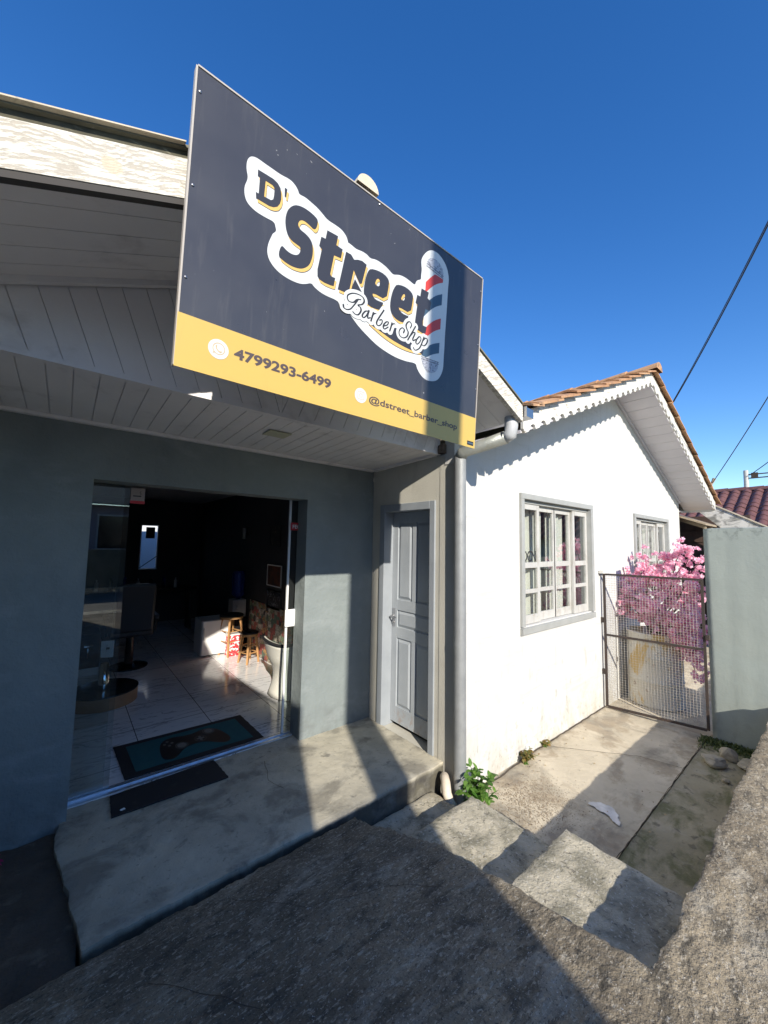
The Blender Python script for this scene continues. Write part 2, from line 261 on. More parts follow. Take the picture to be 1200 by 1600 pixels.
def brickmat(name, cols, sx, sy, mortar=(.3,.3,.3), ax='YZ', ms=.01):
    Mx = bpy.data.materials.new(name); Mx.use_nodes = True; t = Mx.node_tree; L = t.links.new
    b = t.nodes['Principled BSDF']; b.inputs['Roughness'].default_value = .85
    P = nd(t, 'ShaderNodeNewGeometry').outputs['Position']; s = nd(t, 'ShaderNodeSeparateXYZ'); L(P, s.inputs[0])
    c = nd(t, 'ShaderNodeCombineXYZ'); L(s.outputs['XYZ'.index(ax[0])], c.inputs[0]); L(s.outputs['XYZ'.index(ax[1])], c.inputs[1])
    v = nd(t, 'ShaderNodeTexVoronoi', Scale=1.0, distance='CHEBYCHEV'); v.inputs['Randomness'].default_value = .8
    mp = nd(t, 'ShaderNodeMapping'); mp.inputs['Scale'].default_value = (1/sx, 1/sy, 1); L(c.outputs[0], mp.inputs[0]); L(mp.outputs[0], v.inputs['Vector'])
    cr = nd(t, 'ShaderNodeValToRGB'); cr.color_ramp.interpolation = 'CONSTANT'
    el = cr.color_ramp.elements
    while len(el) < len(cols): el.new(.5)
    for i, k in enumerate(cols): el[i].position = i/len(cols); el[i].color = (*k, 1)
    sc = nd(t, 'ShaderNodeSeparateColor'); L(v.outputs['Color'], sc.inputs[0]); L(sc.outputs[0], cr.inputs[0])
    n = nd(t, 'ShaderNodeTexNoise', Scale=40.0, Detail=3.0); L(P, n.inputs['Vector'])
    g = nd(t, 'ShaderNodeMapRange'); g.inputs[1].default_value = .48; g.inputs[2].default_value = .52; g.inputs[4].default_value = .6; L(n.outputs[0], g.inputs[0])
    mx = nd(t, 'ShaderNodeMix', data_type='RGBA'); L(g.outputs[0], mx.inputs[0]); L(cr.outputs[0], mx.inputs[6]); mx.inputs[7].default_value = (*mortar, 1)
    L(mx.outputs[2], b.inputs['Base Color']); return Mx
M['stickers'] = brickmat('sticker_collage', [(.5,.45,.35),(.12,.2,.15),(.45,.12,.1),(.6,.58,.5),(.05,.05,.06),(.3,.35,.2),(.5,.3,.12)], .09, .07, (.1,.09,.08))

# ------------------------------------------------------------------ mesh helpers
C = scn.collection
class MB:
    def __init__(s): s.v = []; s.f = []
    def add(s, vs, fs):
        b = len(s.v); s.v += [tuple(p) for p in vs]; s.f += [tuple(b+i for i in f) for f in fs]; return s
    def box(s, a, b):
        (x0,y0,z0),(x1,y1,z1) = a, b
        return s.add([(x0,y0,z0),(x1,y0,z0),(x1,y1,z0),(x0,y1,z0),(x0,y0,z1),(x1,y0,z1),(x1,y1,z1),(x0,y1,z1)],
                     [(0,3,2,1),(4,5,6,7),(0,1,5,4),(1,2,6,5),(2,3,7,6),(3,0,4,7)])
    def obox(s, o, ax, ay, az):
        o, ax, ay, az = map(Vector, (o, ax, ay, az)); P = [o, o+ax, o+ax+ay, o+ay]; P += [p+az for p in P]
        return s.add(P, [(0,3,2,1),(4,5,6,7),(0,1,5,4),(1,2,6,5),(2,3,7,6),(3,0,4,7)])
    def prism(s, poly, d):      # poly: 3D loop, d: offset vector
        n = len(poly); d = Vector(d); P = [Vector(p) for p in poly]; Q = [p+d for p in P]
        tri = tessellate_polygon([P])
        return s.add(P+Q, [tuple(t) for t in tri]+[tuple(n+i for i in reversed(t)) for t in tri]+[(i, (i+1) % n, n+(i+1) % n, n+i) for i in range(n)])
    def tube(s, pts, r, n=12, caps=True, rs=None):
        pts = [Vector(p) for p in pts]; base = len(s.v); L = len(pts)
        t0 = (pts[1]-pts[0]).normalized(); a = Vector((0,0,1)) if abs(t0.z) < .9 else Vector((1,0,0))
        nrm = t0.cross(a).normalized()
        for i, p in enumerate(pts):
            t = ((pts[min(i+1,L-1)]-p).normalized() + (p-pts[max(i-1,0)]).normalized()).normalized()
            nrm = (nrm-t*nrm.dot(t)).normalized(); bn = t.cross(nrm); rr = rs[i] if rs else r
            for k in range(n):
                q = 2*math.pi*k/n; s.v.append(tuple(p+nrm*math.cos(q)*rr+bn*math.sin(q)*rr))
        for i in range(L-1):
            for k in range(n):
                s.f.append((base+i*n+k, base+i*n+(k+1) % n, base+(i+1)*n+(k+1) % n, base+(i+1)*n+k))
        if caps: s.f.append(tuple(base+k for k in reversed(range(n)))); s.f.append(tuple(base+(L-1)*n+k for k in range(n)))
        return s
    def lathe(s, prof, c, n=32, a0=0, a1=2*math.pi):    # prof: (r,z)
        full = abs(a1-a0-2*math.pi) < 1e-6; base = len(s.v); m_ = n if full else n+1
        for r_, z in prof:
            for k in range(m_):
                q = a0+(a1-a0)*k/n; s.v.append((c[0]+r_*math.cos(q), c[1]+r_*math.sin(q), c[2]+z))
        for i in range(len(prof)-1):
            for k in range(n if full else n):
                k2 = (k+1) % m_ if full else k+1
                s.f.append((base+i*m_+k, base+i*m_+k2, base+(i+1)*m_+k2, base+(i+1)*m_+k))
        return s
    def build(s, name, material, parent=None, smooth=False, bevel=0):
        me = bpy.data.meshes.new(name); me.from_pydata(s.v, [], s.f); me.validate(); me.update()
        me.materials.append(material if not isinstance(material, str) else M[material])
        if smooth:
            for p in me.polygons: p.use_smooth = True
        o = bpy.data.objects.new(name, me); C.objects.link(o)
        if parent is not None:
            o.parent = parent
            if parent.type == 'EMPTY' and not parent.get('local_mesh'): o.location = -parent.location
        if bevel:
            bv = o.modifiers.new('bevel', 'BEVEL'); bv.width = bevel; bv.segments = 2; bv.limit_method = 'ANGLE'; bv.angle_limit = R(40)
        return o
def thing(name, label, cat, loc=(0,0,0), group=None, local=False):
    o = bpy.data.objects.new(name, None); C.objects.link(o); o.location = loc; o.empty_display_size = .1
    o['label'] = label; o['category'] = cat
    if group: o['group'] = group
    if local: o['local_mesh'] = 1
    return o
def tag(o, label, cat, group=None):
    o['label'] = label; o['category'] = cat
    if group: o['group'] = group
    return o
def struct(o, kind='structure'): o['kind'] = kind; return o
def B(a, b): return MB().box(a, b)
def copy_tree(o, parent=None):
    c = o.copy(); C.objects.link(c)
    if parent is not None: c.parent = parent
    for ch in list(o.children): copy_tree(ch, c)
    return c
def nz(x, y, z=0, sc=1.0): return noise.noise(Vector((x*sc, y*sc, z*sc)))
def fbm(x, y, z=0, sc=1.0): return nz(x,y,z,sc)+.5*nz(x,y,z+3,sc*2.1)+.25*nz(x,y,z+7,sc*4.3)
def slab(name, x0, x1, y0, y1, zf, zb, material, step=.04, amp=.004, edge=.012, esc=9, sides=True, parent=None, rnd=.012):
    """cast concrete block: top grid with relief, ragged edges, vertical sides down to zb"""
    nx = max(2, int((x1-x0)/step)); ny = max(2, int((y1-y0)/step)); mb = MB(); g = []
    for i in range(nx+1):
        row = []
        for j in range(ny+1):
            x = x0+(x1-x0)*i/nx; y = y0+(y1-y0)*j/ny; z = zf(x, y) if callable(zf) else zf
            z += amp*fbm(x, y, 0, 7)
            X, Y = x, y
            if i in (0, nx): X += edge*fbm(x+5, y, 1, esc); 
            if j in (0, ny): Y += edge*fbm(x, y+9, 2, esc)
            if sides and (i in (0, nx) or j in (0, ny)): z -= rnd*(.6+.8*abs(nz(x, y, 4, 20)))
            row.append(len(mb.v)); mb.v.append((X, Y, z))
        g.append(row)
    for i in range(nx):
        for j in range(ny): mb.f.append((g[i][j], g[i+1][j], g[i+1][j+1], g[i][j+1]))
    if sides:
        ring = [g[i][0] for i in range(nx+1)]+[g[nx][j] for j in range(1, ny+1)]+[g[i][ny] for i in range(nx-1, -1, -1)]+[g[0][j] for j in range(ny-1, 0, -1)]
        prev = []
        for q in ring: prev.append(len(mb.v)); mb.v.append(mb.v[q])
        for lv in (.33, .66, 1):
            nr = []
            for q in ring:
                x, y, z = mb.v[q]; nr.append(len(mb.v)); k = edge*.8*(1 if lv < 1 else 0)
                mb.v.append((x+k*nz(x, y, lv*9, 14), y+k*nz(y, x, lv*7, 14), z+(zb-z)*lv))
            n = len(ring)
            for q in range(n): mb.f.append((prev[q], nr[q], nr[(q+1) % n], prev[(q+1) % n]))
            prev = nr
    return mb.build(name, material, parent, smooth=True)

def masked_slab(name, x0, x1, y0, y1, step, zf, zb, keep, material, jit=.012, amp=.004, esc=9, rnd=.01, warp=None):
    """cast slab of free outline: keeps the grid cells where keep(x, y) holds, ragged rim, sides down to zb"""
    nx, ny = int((x1-x0)/step), int((y1-y0)/step); dx, dy = (x1-x0)/nx, (y1-y0)/ny
    K = [[keep(x0+(i+.5)*dx, y0+(j+.5)*dy) for j in range(ny)] for i in range(nx)]
    mb = MB(); ids = {}; cnt = {}
    def vid(i, j):
        if (i, j) not in ids: ids[(i, j)] = len(mb.v); mb.v.append((x0+i*dx, y0+j*dy, 0))
        return ids[(i, j)]
    edges = {}
    for i in range(nx):
        for j in range(ny):
            if K[i][j]:
                q = [(i,j),(i+1,j),(i+1,j+1),(i,j+1)]; mb.f.append(tuple(vid(*c) for c in q))
                for k in range(4):
                    e = (q[k], q[(k+1)%4]); r_ = (e[1], e[0])
                    if r_ in edges: del edges[r_]
                    else: edges[e] = 1
    rim = set(c for e in edges for c in e); keys = list(ids)
    for c in keys:
        k = ids[c]; x, y, _ = mb.v[k]; X, Y = x, y
        if c in rim: X += jit*fbm(x+5, y, 1, esc)+.4*jit*nz(x, y, 2, 40); Y += jit*fbm(x, y+9, 2, esc)+.4*jit*nz(y, x, 2, 40)
        z = zf(x, y)+amp*fbm(x, y, 0, 7)+amp*.55*nz(x*.6, y*1.8, 5, 34)+amp*.3*nz(x, y, 8, 60)-(rnd*(.5+abs(nz(x, y, 4, 20))) if c in rim else 0)
        if warp: X = warp(X, Y)
        mb.v[k] = (X, Y, z)
    top2 = {}
    for c in rim: top2[c] = len(mb.v); mb.v.append(mb.v[ids[c]])
    low = {}
    for c in rim: k = ids[c]; x, y, z = mb.v[k]; low[c] = len(mb.v); mb.v.append((x, y, zb))
    for a, b in edges: mb.f.append((top2[b], top2[a], low[a], low[b]))
    return mb.build(name, material, None, smooth=True)

# ================================================================== ground and paving
RAMP_S = .175
def ramp_z(x, y):
    z = -.008+RAMP_S*(2.04-y)
    return min(z, .25) if y < .55 else z
def rz(x, y):
    z = -.008+RAMP_S*(2.04-y); t = max(0, min(1, (.62-y)/.3)); return z*(1-t)+.25*t if y > .32 else .25
struct(MB().box((-90,-90,-1.0), (90,90,-.46)).build('ground', M['ground']))
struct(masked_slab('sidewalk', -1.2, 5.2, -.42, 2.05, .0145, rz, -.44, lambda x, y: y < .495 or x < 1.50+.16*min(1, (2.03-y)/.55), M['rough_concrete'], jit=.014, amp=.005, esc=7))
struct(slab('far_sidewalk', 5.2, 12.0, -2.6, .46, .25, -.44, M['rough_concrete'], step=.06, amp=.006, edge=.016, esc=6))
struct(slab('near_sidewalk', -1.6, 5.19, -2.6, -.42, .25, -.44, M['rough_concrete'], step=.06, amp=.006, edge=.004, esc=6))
struct(B((-60,-2.9,-.4),(-1.6,.3,.25)).build('far_pavement', M['step_concrete']))
struct(B((12.02,-2.9,-.4),(60,.5,.25)).build('far_pavement', M['step_concrete']))
struct(B((-60,-3.05,-.4),(60,-2.66,.24)).build('kerb', M['step_concrete']))
struct(B((-60,-7.2,-.4),(60,-3.05,.12)).build('street', M['asphalt']))
struct(B((-60,-40,-.4),(60,-7.2,.25)).build('pavement', M['step_concrete']))
struct(masked_slab('porch_floor', .02, 2.397, 2.09, 3.20, .0155, lambda x, y: 0, -.44, lambda x, y: y > 2.10, M['concrete'], jit=.010, amp=.003, esc=10, rnd=.005, warp=lambda x, y: x+(.05+.09*max(0, min(1, (2.85-y)/.7))+.02*nz(0, y, 0, 5))*max(0, 1-(x-.02)/.6)))
struct(slab('soil_patch', -.63, .15, 2.06, 3.06, -.035, -.44, M['soil'], step=.03, amp=.016, edge=.006))
# three cast steps between ramp and yard
for (x0, x1, y0, y1, z) in ((1.46, 2.26, 1.70, 2.09, -.15), (1.55, 2.29, 1.10, 1.745, -.03), (1.60, 2.31, .44, 1.10, .10)):
    struct(slab('step', x0, x1, y0, y1, z, -.40, M['step_concrete'], step=.025, amp=.004, edge=.010, esc=9))
struct(slab('yard', 1.5, 5.30, 1.02, 2.02, -.25, -.45, M['yard'], step=.05, amp=.003, edge=.008, sides=False))
struct(slab('yard', 1.5, 5.30, .40, 1.014, -.252, -.45, M['moss_yard'], step=.05, amp=.003, edge=.003, sides=False))
struct(slab('passage_floor', 5.31, 10.6, .2, 2.02, -.27, -.45, M['yard'], step=.08, amp=.006, edge=.004, sides=False))
struct(B((10.6,-.5,-.45),(40,20,-.28)).build('back_yard', M['ground']))
# joint / crack lines in the yard, as thin dark grooves laid in the surface
def crack(name, pts, wdt, z, material='soil'):
    mb = MB(); P = []
    for i in range(len(pts)-1):
        a, b = Vector((*pts[i], 0)), Vector((*pts[i+1], 0)); n = max(1, int((b-a).length/.03))
        for k in range(n): 
            p = a.lerp(b, k/n); P.append(p+Vector((.012*nz(p.x, p.y, 1, 9), .012*nz(p.y, p.x, 5, 9), 0)))
    P.append(Vector((*pts[-1], 0)))
    for i, p in enumerate(P):
        t = (P[min(i+1, len(P)-1)]-P[max(i-1, 0)]).normalized(); s = Vector((-t.y, t.x, 0))*wdt*(.6+.6*abs(nz(p.x, p.y, 0, 30)))
        for q in (p+s, p-s): 
            zz = (z(q.x, q.y) if callable(z) else z); mb.v.append((q.x, q.y, zz))
        if i: b = 2*i; mb.f.append((b-2, b-1, b+1, b))
    return struct(mb.build(name, M[material]))
yz = lambda x, y: -.25+.003*fbm(x, y, 0, 7)+.004
crack('crack', [(2.4,1.02),(3.3,1.015),(4.4,1.02),(5.28,1.02)], .0032, lambda x, y: -.2405)
crack('crack', [(3.75,1.97),(4.0,1.65),(4.25,1.35),(4.35,1.03)], .004, lambda x, y: -.2405)
crack('crack', [(2.7,1.95),(3.6,1.985),(5.2,1.98)], .012, lambda x, y: -.2405, 'soil')
crack('crack', [(.35,1.75),(.62,1.35),(.72,.9),(1.05,.55)], .0022, lambda x, y: rz(x, y)+.005*fbm(x, y, 0, 7)+.003)
crack('crack', [(.70,1.95),(.95,1.62),(1.28,1.45),(1.5,1.2)], .0018, lambda x, y: rz(x, y)+.005*fbm(x, y, 0, 7)+.003)
crack('crack', [(1.30,2.95),(1.22,2.7),(1.27,2.55)], .0018, lambda x, y: .006)
crack('crack', [(1.62,.55),(2.2,.48),(3.0,.475),(4.5,.47)], .016, lambda x, y: -.236, 'soil')
mb = MB(); rg = random.Random(31)
for k in range(2600):
    x, y = 2.86+rg.gauss(0,.17), 1.64+rg.gauss(0,.13)
    if y > 1.93 or x < 2.34: continue
    s_ = rg.uniform(.0014,.0042); a = rg.random()*3; mb.obox((x,y,-.2485), (s_*math.cos(a),s_*math.sin(a),0), (-s_*math.sin(a),s_*math.cos(a),0), (0,0,s_*.9))
o = mb.build('sand', M['sand']); o['kind'] = 'stuff'; o['label'] = 'scattered coarse sand on the yard below the steps'; o['category'] = 'sand'
# puddle
P = [(3.184,1.372),(3.270,1.304),(3.293,1.215),(3.213,1.157),(3.125,1.098),(3.106,1.136),(3.179,1.208),(3.174,1.281)]
for _ in range(4):
    P = [q for i in range(len(P)) for q in ((P[i][0]*.75+P[(i+1)%len(P)][0]*.25, P[i][1]*.75+P[(i+1)%len(P)][1]*.25), (P[i][0]*.25+P[(i+1)%len(P)][0]*.75, P[i][1]*.25+P[(i+1)%len(P)][1]*.75))]
P = [(x+.014*nz(x, y, 0, 25)+.008*nz(x, y, 3, 60), y+.014*nz(y, x, 4, 25)+.008*nz(y, x, 6, 60), -.2405) for x, y in P]
mb = MB().add(P, [tuple(t) for t in tessellate_polygon([[Vector(p) for p in P]])])
pm = mat('puddle_sheen_white', (.66,.66,.65), .08, var=(.5,.49,.47), vscale=14); struct(mb.build('puddle', pm))  # pale colour stands in for the wet reflection of the puddle

# ================================================================== shop building
SH = thing('barber_shop', 'grey painted shop with glass doorway and timber gable porch', 'shop', (.9, 3.1, 0))
XF0, XF1, YF, YI = -.64, 2.398, 3.07, 3.25
OX0, OX1, OZ = .115, 1.65, 2.075
mb = MB().box((XF0,YF,-.3),(OX0,YI,2.45)).box((OX1,YF,-.3),(XF1,YI,2.45)).box((OX0,YF,OZ),(OX1,YI,2.45)).box((OX0,YF,-.3),(OX1,YI,-.012))
mb.build('facade_wall', 'grey_wall', SH)
# interior shell
mb = MB().box((-1.6,YI,-.1),(-1.5,9.2,2.5)).box((2.30,YI+.001,-.1),(2.395,9.2,2.5))
mb.box((-1.5,9.1,0),(1.16,9.2,2.5)).box((1.48,9.1,0),(2.3,9.2,2.5)).box((1.16,9.1,0),(1.48,9.2,1.07)).box((1.16,9.1,1.98),(1.48,9.2,2.5))
mb.box((-1.5,YI+.001,-.1),(-.645,YI+.08,2.5))
mb.build('room_wall', 'blackwall', SH)
B((-1.6,YI,2.5),(2.4,9.2,2.6)).build('room_ceiling', 'ceiling', SH)
struct(B((-1.5,3.205,-.1),(2.30,9.1,0.003)).build('floor', M['marble']))
# porch soffit of narrow boards running front to back
mb = MB(); x = -.62
while x < 2.30:
    mb.prism([(x,2.192,2.4685),(x+.0945,2.192,2.4685),(x+.0945,3.066,2.44),(x,3.066,2.44)], (0,0,.012)); x += .1
mb.prism([(-.62,2.192,2.4745),(2.395,2.192,2.4745),(2.395,3.066,2.446),(-.62,3.066,2.446)], (0,0,.012))
mb.build('porch_ceiling', 'soffit', SH)
B((-.62,3.03,2.418),(2.37,3.068,2.4395)).build('ceiling_moulding', 'soffit', SH)
MB().prism([(2.362,2.20,2.4475),(2.398,2.20,2.4475),(2.398,3.029,2.4195),(2.362,3.029,2.4195)], (0,0,.020)).build('ceiling_moulding', 'soffit', SH)
m1 = MB().box((1.02,2.46,2.448),(1.18,2.60,2.4525)); m1.build('ceiling_patch', mat('yellowed_patch', (.50,.49,.34), .6), SH)
# gable roof lines
XA, ZA = .962, 3.404
def gtop(x): return ZA-.43*(XA-x) if x <= XA else ZA-.46*(x-XA)
XL, XR = -.62, 2.445
YB = 1.425
def quadstrip(x0, x1, za, zb, ya, yb): # prism between lines za(x), zb(x)
    xs = [x0, x1]; return [(x0,ya,zb(x0)),(x1,ya,zb(x1)),(x1,ya,za(x1)),(x0,ya,za(x0))], (0,yb-ya,0)
for (x0, x1, hb, h) in ((XL, XA, .050, .20), (XA, XR, .028, .145)):
    p, d = quadstrip(x0, x1, lambda x: gtop(x)-hb, lambda x: gtop(x)-h, YB, YB+.035); MB().prism(p, d).build('rake_board', 'board', SH)
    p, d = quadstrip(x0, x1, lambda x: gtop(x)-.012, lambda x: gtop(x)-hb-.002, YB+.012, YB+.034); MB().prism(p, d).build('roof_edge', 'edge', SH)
    p, d = quadstrip(x0, x1, lambda x: gtop(x), lambda x: gtop(x)-.011, YB-.004, 6.5); MB().prism(p, d).build('roof', 'cement', SH)
q_ = quadstrip(XL, .232, lambda x: gtop(x)-.001, lambda x: gtop(x)-.006, YB-.022, YB-.0045); MB().prism(*q_).build('roof_drip_edge', 'cap', SH)
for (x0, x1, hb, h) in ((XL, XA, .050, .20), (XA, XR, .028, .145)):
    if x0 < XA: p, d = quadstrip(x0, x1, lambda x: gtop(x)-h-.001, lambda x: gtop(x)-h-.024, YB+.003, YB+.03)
    if x0 < XA: MB().prism(p, d).build('rake_shade_batten', 'shade_batten', SH)  # added lath, lowers the shadow that falls on the gable cladding
    # sloped soffit planks along the rake
    mb = MB()
    for k in range(5):
        ya, yb = YB+.036+k*.1395, YB+.036+(k+1)*.1395-.003
        f0, f1 = k/5, (k+1)/5
        ex = -.059 if x0 < XA-.01 else .0
        P = [(x0, ya, gtop(x0)-h+.018-ex*f0), (x1, ya, gtop(x1)-h+.018-ex*f0), (x1, yb, gtop(x1)-h+.018-ex*f1), (x0, yb, gtop(x0)-h+.018-ex*f1)]
        mb.prism(P, (0,0,.012))
    mb.prism([(x0,YB+.036,gtop(x0)-h+.033),(x1,YB+.036,gtop(x1)-h+.033),(x1,2.16,gtop(x1)-h+.033-ex),(x0,2.16,gtop(x0)-h+.033-ex)], (0,0,.01))
    mb.build('rake_soffit', 'soffit', SH)
    ex = -.059 if x0 < XA-.01 else .0
    p, d = quadstrip(x0, min(x1, 2.395), lambda x: gtop(x)-h+.016-ex, lambda x: gtop(x)-h-.014-ex, 2.115, 2.142); MB().prism(p, d).build('gable_moulding', 'soffit', SH)
# gable cladding: boards at right angles to each rake, meeting in a herringbone line
def clad(x0, x1, lean, sgn, h, ex):
    zl = lambda x: gtop(x)-h+.016-ex
    mb = MB(); n = int((x1-x0)/.108)+12
    for k in range(-12, n+12):
        xa = x0+k*.112; xb = xa+.1085
        # board parallelogram clipped to the triangle-like area
        poly = [(xa, 2.475), (xb, 2.475), (xb+lean*1.4, 3.875), (xa+lean*1.4, 3.875)]
        def clip(poly, f):
            out = []
            for i in range(len(poly)):
                a, b = poly[i], poly[(i+1) % len(poly)]; fa, fb = f(a), f(b)
                if fa >= 0: out.append(a)
                if fa*fb < 0: t = fa/(fa-fb); out.append((a[0]+(b[0]-a[0])*t, a[1]+(b[1]-a[1])*t))
            return out
        for f in (lambda p: p[0]-x0, lambda p: x1-p[0], lambda p: zl(p[0])-p[1]):
            if len(poly) > 2: poly = clip(poly, f)
        if len(poly) > 2:
            ar = abs(sum(poly[i][0]*poly[(i+1) % len(poly)][1]-poly[(i+1) % len(poly)][0]*poly[i][1] for i in range(len(poly))))/2
            if ar > 1e-4: mb.prism([(a, 2.152, b) for a, b in poly], (0,.012,0))
    mb.prism([(x0,2.160,2.475),(x1,2.160,2.475),(x1,2.160,zl(x1)),(x0,2.160,zl(x0))], (0,.02,0))
    mb.build('gable_cladding', 'soffit', SH)
clad(XL, .96, -.353, -1, .20, -.059); clad(.961, 2.385, .38, 1, .145, 0)
B((-.62,2.146,2.450),(2.385,2.191,2.474)).build('cladding_moulding', 'soffit', SH)
# broken end of the cladding with exposed brick
slab('exposed_brick', 2.345, 2.398, 2.08, 2.145, 2.53, 2.45, mat('broken_brick', (.20,.15,.11), .95, var=(.08,.06,.05), vscale=30, bump=1), step=.012, amp=.01, edge=.012, parent=SH)
# ridge cap tiles
mb = MB()
for k in range(4):
    y = 1.36+k*.42; n = 14; r0, r1 = .062, .056
    for s, (ya, rr) in enumerate(((y, r0), (y+.45, r1))):
        for q in range(n+1):
            a = math.pi*q/n; mb.v.append((XA+.03+rr*math.cos(a), ya, 3.375+rr*.95*math.sin(a)+.012*nz(q, k, 1)))
        
    b = len(mb.v)-2*(n+1)
    for q in range(n): mb.f.append((b+q, b+q+1, b+n+2+q, b+n+1+q))
    mb.f.append(tuple(b+q for q in range(n+1)))
mb.build('ridge_cap', 'cap', SH)
# fill of the porch roof end (wall above the door side)
# ---- sliding glass doors
GD = thing('glass_door', 'frameless sliding glass leaf pushed open at the left of the shop doorway', 'glass door', (.25,3.29,0))
B((OX0-.12,3.262,.016),(.335,3.270,2.10)).build('pane', 'glass', GD)
B((OX0-.10,3.282,.016),(.305,3.290,2.10)).build('pane', 'glass', GD)
GD2 = thing('glass_door', 'sliding glass leaf with white lock box at the right side of the doorway', 'glass door', (1.7,3.27,0))
B((1.585,3.262,.016),(2.25,3.270,2.10)).build('pane', 'glass', GD2)
B((1.572,3.257,.016),(1.590,3.275,2.09)).build('edge_bar', 'white_plastic', GD2)
h = B((1.558,3.235,.93),(1.672,3.256,1.085)).build('lock_box', 'white_plastic', GD2, bevel=.012)
tr = MB().box((OX0,3.245,.004),(OX1,3.258,.016)).box((OX0,3.272,.004),(OX1,3.280,.016)).box((OX0,3.205,.0035),(OX1,3.300,.0065))
tag(tr.build('door_track', M['alu']), 'worn aluminium floor track across the shop doorway', 'door track')

# ---- side door of the white house facing the porch
DW = thing('side_door', 'blue grey panelled wooden door in a recessed frame beside the porch', 'door', (2.45,2.57,0))
mb = MB().box((2.386,2.21,-.02),(2.545,2.27,2.07)).box((2.386,2.87,-.02),(2.545,2.94,2.07)).box((2.386,2.2705,2.0),(2.545,2.8695,2.07))
mb.build('door_frame', 'frame_paint', DW, bevel=.004)
LX = 2.503
leaf = MB().box((LX+.012,2.272,.02),(LX+.032,2.868,1.998))
def bar(y0,y1,z0,z1): leaf.box((LX,y0,z0),(LX+.0125,y1,z1))
bar(2.272,2.345,.02,1.998); bar(2.795,2.868,.02,1.998)
bar(2.3452,2.7948,1.90,1.998); bar(2.3452,2.7948,.02,.17); bar(2.3452,2.7948,.80,.90); bar(2.3452,2.7948,1.06,1.16)
bar(2.545,2.595,.1705,.7995); bar(2.545,2.595,1.1605,1.8995)
for (y0,y1,z0,z1) in ((2.375,2.515,1.19,1.87),(2.625,2.765,1.19,1.87),(2.375,2.765,.925,1.035),(2.375,2.515,.20,.77),(2.625,2.765,.20,.77)):
    o = Vector((LX+.012, y0, z0)); P0 = [(LX+.0118,y0-.018,z0-.018),(LX+.0118,y1+.018,z0-.018),(LX+.0118,y1+.018,z1+.018),(LX+.0118,y0-.018,z1+.018)]
    P1 = [(LX-.001,y0+.006,z0+.006),(LX-.001,y1-.006,z0+.006),(LX-.001,y1-.006,z1-.006),(LX-.001,y0+.006,z1-.006)]
    leaf.add(P0+P1, [(0,1,5,4),(1,2,6,5),(2,3,7,6),(3,0,4,7),(4,5,6,7)])
lf = leaf.build('door_leaf', 'door_paint', DW, bevel=.002)
hd = MB().box((LX-.004,2.822,.90),(LX-.0005,2.856,1.07)); hd.tube([(LX-.004,2.84,1.0),(LX-.045,2.84,1.0),(LX-.048,2.83,1.0),(LX-.048,2.765,.997)], .008, 8)
hd.tube([(LX-.004,2.84,.94),(LX-.014,2.84,.94)], .011, 10)
ho = hd.build('handle', 'metal', lf); 

# ================================================================== white house
WH = thing('white_house', 'white rendered house with scalloped gable board and clay tile roof', 'house', (5.8,2.1,-.25))
WX0, WX1, WY = 2.40, 8.93, 2.0
AX, AZ, SL = 5.82, 3.83, .405
wt = lambda x: AZ-SL*abs(x-AX)
WIN = [(3.40,4.93,.93,2.16), (6.50,8.09,.93,2.16)]
mb = MB(); xs = [WX0, 3.40, 4.93, AX, 6.50, 8.09, WX1]
for i in range(len(xs)-1):
    a, b = xs[i], xs[i+1]; hole = [h_ for h_ in WIN if abs(h_[0]-a) < 1e-6]
    if hole:
        _, _, z0, z1 = hole[0]
        mb.box((a,WY,-.32),(b,WY+.16,z0)); mb.prism([(a,WY,z1),(b,WY,z1),(b,WY,wt(b)),(a,WY,wt(a))], (0,.16,0))
    else: mb.prism([(a,WY,-.32),(b,WY,-.32),(b,WY,wt(b)),(a,WY,wt(a))], (0,.16,0))
mb.build('front_wall', 'white_wall', WH)
MB().prism([(2.39,WY+.001,2.36),(2.70,WY+.001,2.36),(2.70,WY+.001,2.548),(2.46,WY+.001,2.61),(2.39,WY+.001,2.61)], (0,.10,0)).build('eave_infill', 'white_wall', WH)
B((2.39,WY-.022,2.575),(2.60,WY,2.600)).build('eave_moulding', 'white_soffit', WH)
# grey side wall toward the porch, around the side door
mb = MB().box((WX0,2.1605,-.32),(2.545,2.21,2.50)).box((WX0,2.94,-.32),(2.545,3.069,2.50)).box((WX0,2.21,2.07),(2.545,2.94,2.50)).box((WX0+.003,2.21,-.32),(2.545,2.94,-.021))
mb.build('side_wall', 'beige_wall', WH)
mb = MB().box((WX0+.001,2.0,2.4402),(2.545,2.0,2.4403)) if 0 else MB()
# grey painted return of the corner
mb.box((WX0-.004,2.004,-.2),(WX0,2.16,2.435)); mb.build('corner_return', 'beige_wall', WH)
mb = MB().box((2.546,9.0,-.3),(WX1,9.15,2.5)).box((WX1-.15,2.1605,-.3),(WX1,8.999,2.5)).box((2.546,3.5,-.3),(2.6,8.999,2.5)).box((2.70,2.17,2.40),(8.75,8.9,2.44))
mb.box((5.75,2.1605,-.3),(5.85,8.9,2.399)).box((2.60,4.6,-.2),(8.75,4.7,2.399))
mb.build('inner_walls', 'room_wall', WH)
